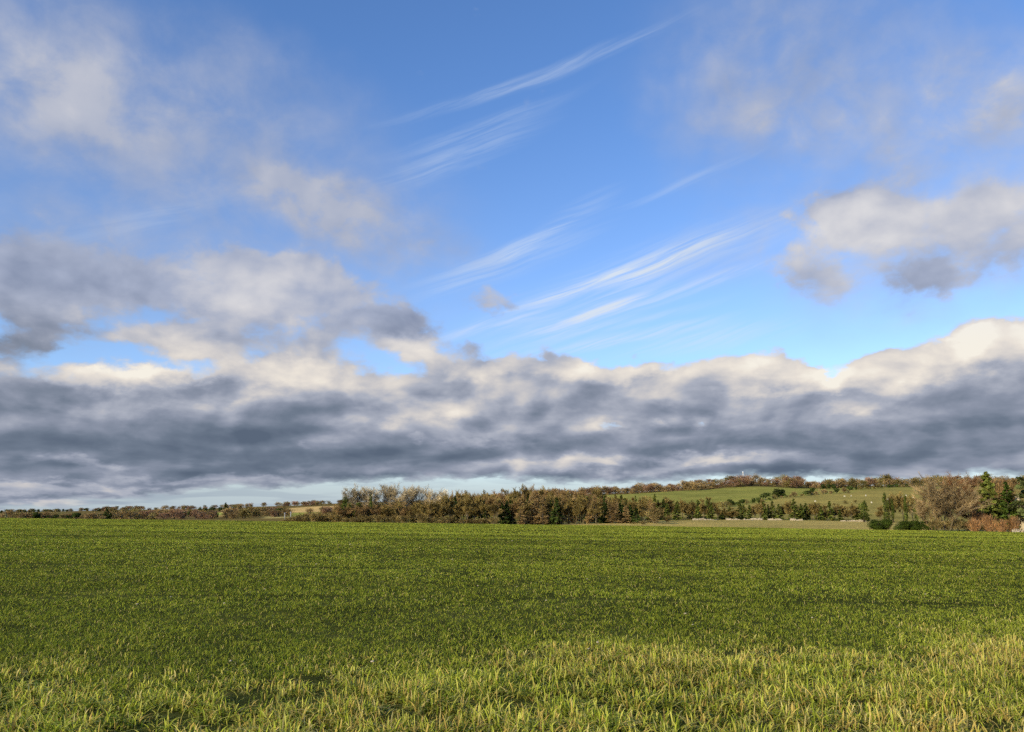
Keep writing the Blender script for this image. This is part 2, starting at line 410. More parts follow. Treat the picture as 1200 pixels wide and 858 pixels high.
# ------------------------------------------------------------------ trees
def unit(v): return v / (np.linalg.norm(v) + 1e-9)
def bare_tree(seed, h, r, trunk_frac=.22, cols=None, twigs=4200, tw=.045, dense=1.0, bare_low=False, sides=6, up=.5, round_=True):
    """leafless broadleaf: trunk + limbs mesh, twig crown mesh"""
    rs = np.random.default_rng(seed); wood = MB(); tips = []
    cols = cols or [(.20, .155, .09), (.27, .21, .12), (.13, .10, .06)]
    base_r = h * .018
    def grow(p, d, L, rad, lev):
        n = 4; pts = [p]; rads = [rad]; dd = d.copy()
        for i in range(n):
            dd = unit(dd + rs.normal(0, .16, 3) + np.array([0, 0, .06 if lev < 2 else .03]))
            pts.append(pts[-1] + dd * L / n); rads.append(rad * (1 - .6 * (i + 1) / n))
        wood.tube(pts, rads, sides if lev == 0 else 4 if lev < 2 else 3, None, lev == 0)
        if lev >= 2:
            for a, b in zip(pts[:-1], pts[1:]): tips.append((a, b, lev))
        if lev >= 3: return
        nb = {0: 8, 1: 5, 2: 4}[lev]
        for k in range(nb):
            t = rs.uniform(.35 if lev == 0 else .25, 1.0); i = min(int(t * n), n - 1); q = pts[i] + (pts[i + 1] - pts[i]) * (t * n - i)
            a = rs.uniform(0, 2 * pi); sp = rs.uniform(.5, 1.1)
            dv = unit(dd * .7 + sp * np.array([cos(a), sin(a), rs.uniform(-.1, .5) * up * 2]))
            grow(q, dv, L * rs.uniform(.5, .75) * (1 if lev else .9 * r / h * 2.1), rads[i] * .62, lev + 1)
    if trunk_frac > .1:
        grow(np.zeros(3), np.array([0, 0, 1.]), h * .62, base_r, 0)
    else:      # many-stemmed from the ground
        for k in range(6):
            a = rs.uniform(0, 2 * pi); grow(np.array([cos(a) * r * .15, sin(a) * r * .15, 0]), unit(np.array([cos(a) * .35, sin(a) * .35, 1.])), h * .6, base_r * .5, 1)
    P = np.array([t[0] for t in tips]); Q = np.array([t[1] for t in tips])
    idx = rs.integers(0, len(P), twigs); t = rs.uniform(0, 1, (twigs, 1))
    S = P[idx] * (1 - t) + Q[idx] * t
    # keep inside a rounded, uneven envelope
    cen = np.array([0, 0, h * .6]); D = unit_rows(Q[idx] - P[idx]) * .6 + rs.normal(0, .55, (twigs, 3)) + unit_rows(S - cen) * .35 + np.array([0, 0, .25])
    D = unit_rows(D) * (h * rs.uniform(.035, .10, (twigs, 1)))
    c = np.array(cols)[rs.integers(0, len(cols), twigs)] * rs.uniform(.7, 1.25, (twigs, 1))
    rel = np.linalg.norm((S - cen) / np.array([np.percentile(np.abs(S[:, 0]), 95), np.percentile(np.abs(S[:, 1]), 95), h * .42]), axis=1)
    c = c * np.clip(.30 + .95 * rel, .3, 1.35)[:, None]      # crown's inner shade put into the twig colour, darker towards the middle
    crown = MB()
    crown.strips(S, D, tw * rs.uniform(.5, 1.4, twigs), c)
    # rescale to exact size
    allv = np.concatenate(crown.V); zmax = np.percentile(allv[:, 2], 99.7); rx = np.percentile(np.hypot(allv[:, 0], allv[:, 1]), 97)
    sc = np.array([r / rx, r / rx, h / zmax])
    for m in (wood, crown): m.V = [v * sc for v in m.V]
    return wood, crown
def unit_rows(a): return a / (np.linalg.norm(a, axis=1, keepdims=True) + 1e-9)
def conifer(seed, h, r, cols, n=2600, size=.32, droop=.25, shape=.85, base=.06, bare=False, gaps=.35, layers=None):
    rs = np.random.default_rng(seed); wood = MB()
    wood.tube([(0, 0, -.2), (0, 0, h * .5), (0, 0, h * .97)], [h * .016, h * .010, .02], 6)
    nb = layers or int(h * 7); P = []; Nn = []; bc = []
    for k in range(nb):
        t = base + (1 - base) * (k + rs.uniform(0, 1)) / nb
        L = r * (1 - t) ** shape * rs.uniform(.62, 1.15) * (1 if t > base + .08 else .8) + .12
        a = rs.uniform(0, 2 * pi); z0 = t * h
        e = np.array([cos(a) * L, sin(a) * L, -droop * L + rs.uniform(-.1, .25) * L])
        wood.tube([(0, 0, z0), tuple(np.array([0, 0, z0]) + e * .9)], [max(.015, .004 * h * (1 - t)), .008], 3, None, False)
        m = max(4, int(n / nb * (.3 + L / r * 1.3)))
        u = rs.uniform(.15, 1, (m, 1)) ** .7
        p = np.array([0, 0, z0]) + e * u + rs.normal(0, 1, (m, 3)) * np.array([.12, .12, .09]) * (.4 + L * .5)
        P.append(p); Nn.append(unit_rows(e[None] * .5 + np.array([0, 0, .6]) + rs.normal(0, .6, (m, 3))))
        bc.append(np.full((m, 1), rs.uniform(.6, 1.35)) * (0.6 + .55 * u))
    P = np.concatenate(P); Nn = np.concatenate(Nn); bc = np.concatenate(bc); m = len(P)
    c = np.array(cols)[rs.integers(0, len(cols), m)] * bc
    crown = MB()
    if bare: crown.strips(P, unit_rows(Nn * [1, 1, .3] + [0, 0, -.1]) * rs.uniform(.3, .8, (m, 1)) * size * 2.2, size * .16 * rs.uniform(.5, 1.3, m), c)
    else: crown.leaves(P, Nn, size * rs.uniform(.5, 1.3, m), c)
    return wood, crown
def leafy(seed, h, r, cols, n=3000, size=.25, lobes=9, stems=4, low=.0, oval=1.0):
    rs = np.random.default_rng(seed); wood = MB(); P = []; Nn = []; bc = []
    for k in range(stems):
        a = rs.uniform(0, 2 * pi); wood.tube([(cos(a) * .1 * r, sin(a) * .1 * r, -.1), (cos(a) * .3 * r, sin(a) * .3 * r, h * .35), (cos(a) * .5 * r, sin(a) * .5 * r, h * .75)], [h * .02, h * .013, .01], 5)
    for k in range(lobes):
        a = rs.uniform(0, 2 * pi); rr_ = rs.uniform(0, .62) * r; zc = h * (low + (1 - low) * rs.uniform(.22, .78)); lr = r * rs.uniform(.32, .55)
        if k == 0: rr_ = 0; zc = h - lr * oval
        m = n // lobes; d = unit_rows(rs.normal(size=(m, 3))); rad = lr * rs.uniform(.55, 1.08, (m, 1))
        p = np.array([cos(a) * rr_, sin(a) * rr_, min(zc, h - lr * .8 * oval)]) + d * rad * np.array([1, 1, oval])
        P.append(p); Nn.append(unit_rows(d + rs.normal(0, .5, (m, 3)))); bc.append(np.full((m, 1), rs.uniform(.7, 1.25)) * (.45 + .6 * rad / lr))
    P = np.concatenate(P); Nn = np.concatenate(Nn); bc = np.concatenate(bc)
    k = P[:, 2] > 0.02; P = P[k]; Nn = Nn[k]; bc = bc[k]; m = len(P)
    c = np.array(cols)[rs.integers(0, len(cols), m)] * bc
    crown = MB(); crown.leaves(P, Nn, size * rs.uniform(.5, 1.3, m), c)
    return wood, crown
def whip_bush(seed, h, r, cols, n=1500):
    rs = np.random.default_rng(seed); wood = MB()
    for k in range(14):
        a = rs.uniform(0, 2 * pi); q = rs.uniform(.2, .9)
        wood.tube([(cos(a) * .15 * r, sin(a) * .15 * r, -.1), (cos(a) * .45 * r * q, sin(a) * .45 * r * q, h * .5), (cos(a) * r * q * .8, sin(a) * r * q * .8, h * .9)], [.04, .025, .01], 4, None, False)
    a = rs.uniform(0, 2 * pi, n); q = rs.uniform(0, 1, n) ** .7 * (1 + .35 * np.sin(a * 3 + seed)); t = rs.uniform(.0, .8, n)
    S = np.stack([np.cos(a) * r * q * (.35 + .6 * t), np.sin(a) * r * q * (.35 + .6 * t), t * h * (1 - .25 * q * q)], -1)
    D = np.stack([np.cos(a) * q * .5, np.sin(a) * q * .5, np.ones(n)], -1) + rs.normal(0, .32, (n, 3)); D = unit_rows(D) * h * rs.uniform(.12, .3, (n, 1)) 
    c = np.array(cols)[rs.integers(0, len(cols), n)] * rs.uniform(.65, 1.3, (n, 1))
    crown = MB(); crown.strips(S, D, .05 * rs.uniform(.5, 1.3, n), c)
    return wood, crown

class Kind:    # a tree prototype: unit meshes shared by its copies
    def __init__(s, name, gen, h, r, bark, crown_mat, crown_name='crown'):
        s.name = name; s.h = h; s.r = r
        w, c = gen; s.wood = w.mesh(name + '_trunk', True); s.crown = c.mesh(name + '_crown'); s.wood.materials.append(bark); s.crown.materials.append(crown_mat)
        s.cn = crown_name
def plant(kind, px, Y, height, label, cat, group=None, width=None, name=None, x=None, stand='trunk'):
    """a tree as an Empty at its base with trunk and crown as children"""
    if x is None: x = xof(px, Y)
    z = gz(x, Y)
    e = bpy.data.objects.new(name or kind.name, None); COL.objects.link(e); e.empty_display_size = .5
    e.location = (x, Y, z - .05); e.rotation_euler = (0, 0, rnd.uniform(0, 2 * pi))
    sz = height / kind.h; sx = (width / 2 / kind.r) if width else sz * rnd.uniform(.88, 1.12)
    e.scale = (sx, sx, sz)
    for nm, me in ((stand, kind.wood), (kind.cn, kind.crown)):
        o = bpy.data.objects.new(nm, me); COL.objects.link(o); o.parent = e
    tag(e, label, cat, group)
    return e
def hgt(px, Y, top): # height that reaches image row `top` as seen from the viewpoint
    return EYE + Y * float(srow(top)) - gz(xof(px, Y), Y)

BR = [(0.287, 0.203, 0.086), (0.388, 0.275, 0.115), (0.186, 0.133, 0.063)]
OLIVE = [(0.264, 0.21, 0.075), (0.341, 0.275, 0.103), (0.202, 0.167, 0.057), (0.155, 0.145, 0.04)]
TAN = [(0.419, 0.268, 0.115), (0.341, 0.217, 0.092), (0.496, 0.334, 0.149)]
RED = [(0.31, 0.174, 0.086), (0.388, 0.225, 0.103), (0.217, 0.123, 0.063)]
PALE = [(0.558, 0.45, 0.23), (0.465, 0.362, 0.172), (0.651, 0.522, 0.276)]
DG = [(0.033, 0.056, 0.016), (0.053, 0.077, 0.018), (0.075, 0.098, 0.022)]
OG = [(0.093, 0.12, 0.024), (0.136, 0.16, 0.031), (0.17, 0.184, 0.039)]
K = {}
for i in range(3):
    K['oak%d' % i] = Kind('bare_tree', bare_tree(100 + i, 12, 5.0, .22, [(q[0] * .74, q[1] * .68, q[2] * .66) for q in BR], 6500, .05), 12, 5.0, M_bark, M_twig)
    K['olive%d' % i] = Kind('scrub_tree', bare_tree(110 + i, 9, 3.4, .22, [(q[0] * .76, q[1] * .70, q[2] * .68) for q in OLIVE], 6500, .06), 9, 3.4, M_bark, M_twig)
    K['larch%d' % i] = Kind('larch_tree', conifer(120 + i, 11, 2.1, [tuple(c * k for c, k in zip(q, (.70, .74, .74))) for q in TAN], 4200, .40, .2, .62, .05, True), 11, 2.1, M_barkdark, M_twig)
    K['spruce%d' % i] = Kind('spruce_tree', conifer(130 + i, 11, 2.3, DG, 3600, .42, .25, .8, .03), 11, 2.3, M_barkdark, M_leaf)
    K['young%d' % i] = Kind('young_conifer', conifer(140 + i, 8, 1.7, OG + DG[1:], 2600, .34, .15, .75, .03), 8, 1.7, M_barkdark, M_leaf)
    K['bush%d' % i] = Kind('bramble_bush', bare_tree(150 + i, 4, 3.0, .0, [tuple(c * .72 for c in q) for q in BR + OLIVE], 3800, .05), 4, 3.0, M_bark, M_twig, 'twigs')
    K['orange%d' % i] = Kind('orange_bush', whip_bush(160 + i, 4, 2.2, [(.50, .25, .09), (.36, .19, .08), (.56, .33, .15), (.20, .12, .06)], 1200), 4, 2.2, M_bark, M_twig, 'twigs')
    K['ivy%d' % i] = Kind('ivy_clad_tree', leafy(170 + i, 10, 2.8, OG + DG, 3200, .34, 11, 4, .0, 1.2), 10, 2.8, M_barkdark, M_leaf)
K['tall0'] = Kind('tall_bare_tree', bare_tree(180, 15, 6.0, .3, [(.42, .34, .20), (.52, .44, .27), (.30, .24, .14)], 9000, .032), 15, 6.0, M_bark, M_twig)
K['tall1'] = Kind('tall_bare_tree', bare_tree(181, 15, 6.0, .3, [(.42, .34, .20), (.52, .44, .27), (.30, .24, .14)], 9000, .032), 15, 6.0, M_bark, M_twig)
K['evergreen'] = Kind('evergreen_bush', leafy(190, 3.4, 2.6, [(.065, .10, .016), (.09, .135, .02), (.04, .065, .014)], 5000, .16, 12, 4, 0, .8), 3.4, 2.6, M_barkdark, M_leaf, 'foliage')
K['evergreen2'] = Kind('evergreen_bush', leafy(191, 3.4, 2.6, [(.065, .10, .016), (.09, .135, .02), (.04, .065, .014)], 5000, .16, 12, 4, 0, .8), 3.4, 2.6, M_barkdark, M_leaf, 'foliage')
K['bigbare'] = Kind('spreading_tree', bare_tree(200, 14, 6.2, .05, [(.36, .27, .135), (.30, .22, .11), (.20, .145, .075)], 19000, .042), 14, 6.2, M_bark, M_twig)
K['redbare'] = Kind('reddish_bare_tree', bare_tree(201, 14, 5.5, .2, [tuple(c * .75 for c in q) for q in RED], 14000, .038), 14, 5.5, M_barkdark, M_twig)
K['pine'] = Kind('tall_pine', conifer(210, 15, 3.6, OG, 14000, .36, .02, .62, .10, layers=110), 15, 3.6, M_barkdark, M_leaf)
K['cypress'] = Kind('cypress_tree', conifer(211, 12, 2.0, [(.08, .13, .02), (.11, .165, .03)], 6000, .28, -.6, .6, .02), 12, 2.0, M_barkdark, M_leaf)
K['cedar'] = Kind('cedar_tree', conifer(212, 13, 6.0, [(.10, .125, .04), (.145, .17, .055)], 9000, .34, .02, .35, .25, layers=34), 13, 6.0, M_bark, M_leaf)

def pick(base): return K['%s%d' % (base, rnd.randrange(3))]
# --- the main wood beyond the field
TOP_PX = [340, 380, 395, 450, 515, 540, 560, 600, 625, 650, 670, 690, 705, 722, 740, 770, 800]
TOP_R = [600, 594, 590, 588, 580, 577, 579, 574, 571, 575, 577.5, 573.5, 575, 581, 586, 590, 592]
def wood_top(px): return float(np.interp(px, TOP_PX, TOP_R))
KINDS = {
    'olive': ('scrub_tree', 'olive-brown leafless tree in the thick of the wood beyond the field', 'tree', 'olive-brown trees massed in the wood'),
    'oak': ('bare_tree', 'brown bare-twigged tree in the thick of the wood beyond the field', 'tree', 'brown bare trees massed in the wood'),
    'larch': ('larch_tree', 'tan leafless larch standing narrow in the dark part of the wood', 'tree', 'tan larches of the wood'),
    'spruce': ('spruce_tree', 'dark green spruce standing among the larches of the wood', 'tree', 'dark spruces of the wood'),
}
def wood():
    rows = [(286, 596, 3.2), (296, 590, 3.4), (312, None, 4.0), (335, None, 4.6), (365, None, 5.2), (392, None, 6.0)]
    for ri, (Y0, front, step) in enumerate(rows):
        px = 398.0 if ri else 402.0
        lim = 772 if ri < 2 else (735 if ri < 4 else 725)
        while px < lim:
            Y = Y0 + rnd.uniform(-4, 4)
            f = ri / (len(rows) - 1)
            tp = wood_top(px) + rnd.uniform(-3.0, .6) + (4.5 if px < 510 else 0)
            ft = 592 if px > 480 else 594
            if px > 715: tp = max(tp, 583)
            row = (ft - 2 + rnd.uniform(-5, 3)) * (1 - f) + tp * f
            if ri >= 4 and px < 720: row = tp
            if 520 < px < 700: row -= 6 * (1 - f) 
            h = max(3.5, min(hgt(px, Y, row), 17))
            if px < 480: kd = rnd.choice(['oak', 'olive', 'olive', 'oak'])
            elif px < 605: kd = rnd.choice(['olive', 'olive', 'oak', 'olive', 'spruce' if ri < 3 else 'oak'] if px > 530 else ['olive', 'oak', 'olive'])
            elif px < 705: kd = rnd.choice(['larch', 'spruce', 'larch', 'larch', 'olive'] if ri < 3 else ['oak', 'oak', 'olive', 'olive'])
            else: kd = rnd.choice(['spruce', 'larch', 'olive', 'larch', 'spruce'])
            nm, lab, ct, gr = KINDS[kd]
            if kd == 'spruce': row += 3; h = max(3.5, hgt(px, Y, row))
            w = {'olive': 5.6, 'oak': 6.5, 'larch': 3.7, 'spruce': 4.3}[kd] * rnd.uniform(.85, 1.2)
            plant(pick(kd), px, Y, h, lab, ct, gr, w)
            px += step * (F / Y) * (.62 if kd in ('larch', 'spruce') else .85) * rnd.uniform(.8, 1.2)
wood()
px = 398.
while px < 590:
    Y = rnd.uniform(277, 284)
    plant(pick('bush'), px, Y, hgt(px, Y, 605 + rnd.uniform(-5, 3)), 'brown undergrowth bush along the foot of the wood', 'bush', 'undergrowth along the foot of the wood', rnd.uniform(4, 6.5), name='undergrowth_bush')
    px += rnd.uniform(7, 12)
# tall pale crowns over the left end of the wood
for k, (px, top, w, lab) in enumerate([
    (408, 571, 9, 'broad pale bare tree at the left end of the wood, crown spreading over dark ivy'),
    (424, 568, 9, 'tall bare tree with flat-topped twiggy crown next to a dark ivy spire'),
    (450, 567, 8, 'tall pale bare tree second of the crowns standing above the wood'),
    (468, 567, 9, 'tall fan-shaped bare tree in the middle of the crowns above the wood'),
    (488, 569, 8, 'pale upright bare tree between the fan-shaped tree and the last tall crown'),
    (505, 570, 9, 'tall bare tree rightmost of the pale crowns above the wood')]):
    plant(K['tall%d' % (k % 2)], px, 300 + k * 3, hgt(px, 300 + k * 3, top), lab, 'tree', None, w * 1.45)
for px, top, w, lab in [(404, 582, 5.5, 'rounded tree smothered in dark ivy at the left corner of the wood'), (434, 579, 2.2, 'thin dark ivy-covered spire between the tall bare crowns'),
                        (420, 589, 6, 'dark ivy-covered tree low between the left corner and the ivy spire'), (428, 594, 5, 'low dark holly-like tree at the foot of the ivy spire')]:
    plant(K['ivy%d' % (int(px) % 3)], px, 291, hgt(px, 291, top), lab, 'tree', None, w)
# brown scrub left of the wood
for k in range(22):
    px = 338 + k * 2.9 + rnd.uniform(-1, 1); Y = rnd.uniform(284, 312)
    plant(pick('bush'), px, Y, hgt(px, Y, np.interp(px, [338, 352, 370, 396], [609, 603, 600, 599]) + rnd.uniform(-1.5, 2)), 'russet bramble thicket bush spilling out left of the wood', 'bush', 'bramble bushes left of the wood', rnd.uniform(4.5, 7))
# pale shrub at the right end of the wood and its low neighbours
for px, Y, top, w, lab in [(768, 272, 594, 7.5, 'large pale twiggy shrub standing forward at the right end of the wood'), (753, 262, 610, 3.5, 'low tan tussock-like shrub just left of the pale twiggy shrub'),
                           (782, 274, 603, 5, 'medium tan shrub leaning against the right side of the pale shrub'), (741, 268, 612, 3, 'smallest low brown shrub at the meadow edge left of the pale shrub')]:
    plant(K['bush%d' % (int(px) % 3)], px, Y, max(hgt(px, Y, top), 1.0), lab, 'shrub', None, w, name='shrub')
# --- plantation in front of the hillside
px = 716.0
while px < 1016:
    for ro in range(2):
        p = px + rnd.uniform(-1.5, 1.5); Y = (346, 366)[ro] + rnd.uniform(-4, 4)
        if ro == 1 and rnd.random() < .25: continue
        tr = float(np.interp(p, [716, 760, 790, 815, 835, 848, 880, 925, 960, 1016], [582, 583, 584, 588, 585, 598, 586, 588, 592, 591])) + rnd.uniform(-5, 6)
        if rnd.random() < .46: plant(pick('young'), p, Y, hgt(p, Y, tr), 'young dark green conifer in the belt behind the stone wall', 'conifer', 'young conifers of the shelter belt', rnd.uniform(3.0, 5.4))
        else: plant(pick('olive'), p, Y, hgt(p, Y, tr + 2), 'young olive-brown broadleaf tree in the belt behind the stone wall', 'tree', 'young broadleaves of the shelter belt', rnd.uniform(3.4, 6.2), name='young_broadleaf')
    px += rnd.uniform(4.2, 6.6)
for px, top, w, lab in [(1012, 588, 4.5, 'green-brown tree where the shelter belt meets the taller ivy trees'), (1038, 577, 3.4, 'tall ivy-clad trunk leftmost of three above the evergreen bushes'),
                        (1046, 584, 2.6, 'shorter ivy-clad trunk beside the leftmost ivy trunk'), (1062, 580, 2.4, 'middle ivy-clad trunk above the evergreen bushes'), (1073, 586, 2.2, 'slim ivy-clad trunk nearest the big spreading tree')]:
    plant(K['ivy%d' % (int(px) % 3)], px, 318, hgt(px, 318, top), lab, 'tree', None, w)
for px, top, w in [(1030, 592, 5), (1044, 578, 6), (1058, 577, 6), (1070, 580, 6), (1080, 584, 5.5)]:
    plant(pick('olive'), px, 326, hgt(px, 326, top), 'thin olive twiggy tree behind the ivy-clad trunks', 'tree', 'thin twiggy trees behind the ivy trunks', w, name='twiggy_tree')
# --- right hand garden edge
for px, Y, top, w, key, lab in [
    (1024, 206, 608.5, 6.0, 'evergreen', 'dark clipped evergreen bush standing alone at the left end of the hedge line'),
    (1037, 208, 607, 5.6, 'evergreen2', 'taller dark evergreen bush second from the left in the hedge line'),
    (1057, 205, 609.5, 5.4, 'evergreen2', 'low dark evergreen bush just right of the gap in the hedge line'),
    (1071, 205, 609, 5.6, 'evergreen', 'low dark evergreen bush second from the right in the hedge line'),
    (1086, 204, 609.5, 5.8, 'evergreen2', 'last low dark evergreen bush touching the big spreading tree'),
    (1031, 209, 609.5, 5.2, 'evergreen', 'dark evergreen bush wedged between the first two of the hedge line'),
    (1064, 207, 610, 4.8, 'evergreen', 'dark evergreen bush filling the middle of the right hand run of hedge')]:
    plant(K[key], px, Y, hgt(px, Y, top), lab, 'bush', None, w, stand='stems')
for px, Y, top, w, key, lab in [
    (1107, 197, 558, 16, 'bigbare', 'big spreading leafless tree with olive-brown twigs at the right field edge'),
    (1091, 202, 578, 9.5, 'bigbare', 'smaller olive-brown bare tree tucked under the left of the big spreading tree'),
    (1122, 206, 556, 12, 'redbare', 'tall reddish-brown bare tree behind the big spreading tree'),
    (1140, 212, 557, 10, 'redbare', 'dark reddish bare tree between the big spreading tree and the tall pine'),
    (1130, 200, 584, 8, 'redbare', 'low dark purple-brown bare tree above the orange bushes'),
    (1160, 203, 553, 7.4, 'pine', 'tall green pine with layered boughs behind the orange bushes'),
    (1182, 200, 565, 4.8, 'cypress', 'dense green cypress between the tall pine and the house'),
    (1206, 197, 558, 10, 'cedar', 'spreading cedar with flat green layers over the house at the right edge'),
    (1172, 228, 560, 9, 'oak1', 'brown bare tree filling the gap between pine and cypress'),
    (1150, 222, 575, 9, 'ivy1', 'dark shaded evergreen tree low behind the orange bushes'),
    (1168, 222, 585, 9, 'ivy2', 'dark shaded holly under the tall pine'),
    (1190, 232, 558, 11, 'oak2', 'brown bare tree behind the cypress near the right edge')]:
    plant(K[key], px, Y, hgt(px, Y, top), lab, 'tree', None, w)
for px, Y, top, w, lab in [
    (1141, 186, 606, 3.7, 'orange-twigged bush leftmost in the row at the right field edge'),
    (1157, 187, 601.5, 4.2, 'orange-twigged bush second and tallest in the row at the right field edge'),
    (1172, 186, 607, 3.5, 'orange-twigged bush third in the row at the right field edge'),
    (1186, 187, 603.5, 3.6, 'orange-twigged bush beside the house wall at the end of the row')]:
    plant(K['orange%d' % (int(px) % 3)], px, Y, hgt(px, Y, top), lab, 'bush', None, w, stand='stems')

for k, px in enumerate((1094, 1102, 1111, 1119, 1128, 1134, 1149, 1164, 1179)):
    Y = 196 + 3 * (k % 3); plant(pick('bush'), px, Y, hgt(px, Y, 611 + rnd.uniform(-5, 3)), 'brown twiggy undergrowth bush at the foot of the garden trees on the right', 'bush', 'undergrowth below the garden trees', rnd.uniform(3.5, 5.5), name='undergrowth_bush')

# --- far trees: single small meshes, trunk and twig crown together
def far_mesh(seed, kind):
    if kind == 'con':
        w, c = conifer(seed, 12, 3.0, DG, 500, 1.0, .2, .6, .03)
    else:
        rs = np.random.default_rng(seed); c = MB(); n = 700
        w = MB(); w.tube([(0, 0, -.5), (0, 0, 4), (.2, 0, 7)], [.35, .28, .12], 5)
        for k in range(5):
            a = k * 1.26; w.tube([(0, 0, 3), (cos(a) * 2, sin(a) * 2, 6.5), (cos(a) * 3.2, sin(a) * 3.2, 9.0)], [.2, .12, .04], 4)
        P = []; B = []
        for k in range(8):
            a = rs.uniform(0, 6.28); q = rs.uniform(0, 3.4); ce = np.array([cos(a) * q, sin(a) * q, rs.uniform(2.0, 8.6)]); lr = rs.uniform(1.8, 3.0)
            d = unit_rows(rs.normal(size=(n // 8, 3))); P.append(ce + d * lr * rs.uniform(.4, 1.05, (n // 8, 1))); B.append(np.full((n // 8, 1), rs.uniform(.7, 1.3)))
        P = np.concatenate(P); B = np.concatenate(B); P[:, 2] = np.clip(P[:, 2], .3, 12)
        cols = {'br': BR, 'red': [(.29, .17, .10), (.23, .145, .09)], 'ol': OLIVE, 'ev': DG}[kind]
        cc = np.array(cols)[rs.integers(0, len(cols), len(P))] * B * .9
        if kind == 'ev': c.leaves(P, unit_rows(P - [0, 0, 6]) + rs.normal(0, .5, P.shape), 1.0 * rs.uniform(.5, 1.2, len(P)), cc)
        else:
            D = unit_rows(unit_rows(P - [0, 0, 4]) + rs.normal(0, .5, P.shape)) * rs.uniform(.8, 1.8, (len(P), 1)); c.strips(P, D, .30 * rs.uniform(.5, 1.3, len(P)), cc)
    m = MB()
    for s, k in ((w, .12), (c, None)):
        for v, cc in zip(s.V, s.C): pass
    off = w.n
    m.V = w.V + c.V; m.C = [np.full((len(v), 3), .08) for v in w.V] + c.C
    m.Q = w.Q + [q + off for q in c.Q]; m.T = w.T + [t + off for t in c.T]; m.n = w.n + c.n
    me = m.mesh('far_tree'); me.materials.append(M_fartree); return me
FAR = {k: [far_mesh(300 + i * 7 + j, k) for i in range(3)] for j, k in enumerate(['br', 'red', 'ol', 'ev', 'con'])}
def far(kind, px, Y, h, label, group, name='distant_tree', cat='tree', w=1.0):
    x = xof(px, Y); o = bpy.data.objects.new(name, FAR[kind][rnd.randrange(3)]); COL.objects.link(o)
    o.location = (x, Y, gz(x, Y) - .2); o.rotation_euler = (0, 0, rnd.uniform(0, 6.28)); s = h / 12
    o.scale = (s * w * rnd.uniform(.85, 1.2), s * w * rnd.uniform(.85, 1.2), s)
    return tag(o, label, cat, group)
# ridge wood along the hill crest
px = 560.0
while px < 1215:
    hill = math.exp(-((px - 880) / 45) ** 2)
    for ro in range(2):
        Y = (1115, 1195)[ro] + rnd.uniform(-20, 20) + hill * 30
        h = rnd.uniform(9.5, 15) * (.92 + .16 * sin(px * .11) + .08 * sin(px * .37)) * (1 if px < 1000 else 1.15)
        if 815 < px < 965: k = rnd.choice(['red', 'br', 'red', 'br', 'ol'])
        elif px < 815: k = rnd.choice(['br', 'red', 'br'])
        else: k = rnd.choice(['br', 'ol', 'ol', 'br', 'red'])
        far(k, px + rnd.uniform(-2, 2), Y, h, 'small bare brown tree in the wood along the skyline of the right hill', 'skyline trees of the right hill', 'ridge_tree', w=1.55)
    px += rnd.uniform(4.0, 6.5)
for px, Y, h in [(966, 1050, 9), (973, 1052, 8), (979, 1050, 9)]:
    far('ev', px, Y, h, 'dark evergreen clump tree under the skyline wood', 'dark evergreens under the skyline wood', w=1.3)
# hedges crossing the hillside
def hedge(pts, n, kinds, h0, h1, label, group):
    L = [0]
    for a, b in zip(pts[:-1], pts[1:]): L.append(L[-1] + abs(b[0] - a[0]))
    for i in range(n):
        t = (i + rnd.uniform(.1, .9)) / n * L[-1]; p = float(np.interp(t, L, [q[0] for q in pts])); Y = float(np.interp(t, L, [q[1] for q in pts]))
        far(rnd.choice(kinds), p, Y + rnd.uniform(-4, 4), rnd.uniform(h0, h1), label, group, 'hedgerow_bush', 'hedge bush', 1.5)
hedge([(835, 640), (862, 690), (905, 800), (950, 880), (1000, 960)], 26, ['ev', 'br', 'ol'], 2.5, 7, 'dark hedgerow bush on the line between the two hillside pastures', 'hedgerow between the pastures')
hedge([(990, 985), (1040, 1045), (1095, 1075)], 24, ['ev', 'ev', 'ol'], 4, 7.5, 'dark hedgerow bush below the skyline trees on the right', 'upper hedgerow on the right hill')
hedge([(1000, 900), (960, 880), (930, 870)], 8, ['br', 'ol'], 2, 3.5, 'low brown bush on the faint line across the pasture', 'low bushes across the pasture')
for px, Y, h in [(898, 800, 9), (912, 830, 11), (918, 835, 10), (953, 905, 9), (856, 700, 7)]:
    far('ev', px, Y, h, 'rounded dark tree standing out of the pasture hedgerow', 'rounded hedgerow trees on the hillside', w=1.3)
hedge([(700, 620), (740, 560), (800, 520), (850, 600)], 14, ['ol', 'br', 'ol'], 3, 6, 'olive scrub bush on the rough slope behind the shelter belt', 'scrub on the slope behind the shelter belt')
hedge([(850, 520), (920, 560), (985, 620), (1010, 700)], 12, ['ol', 'br'], 2, 4.5, 'small scrub bush low on the lower pasture', 'scrub low on the lower pasture')
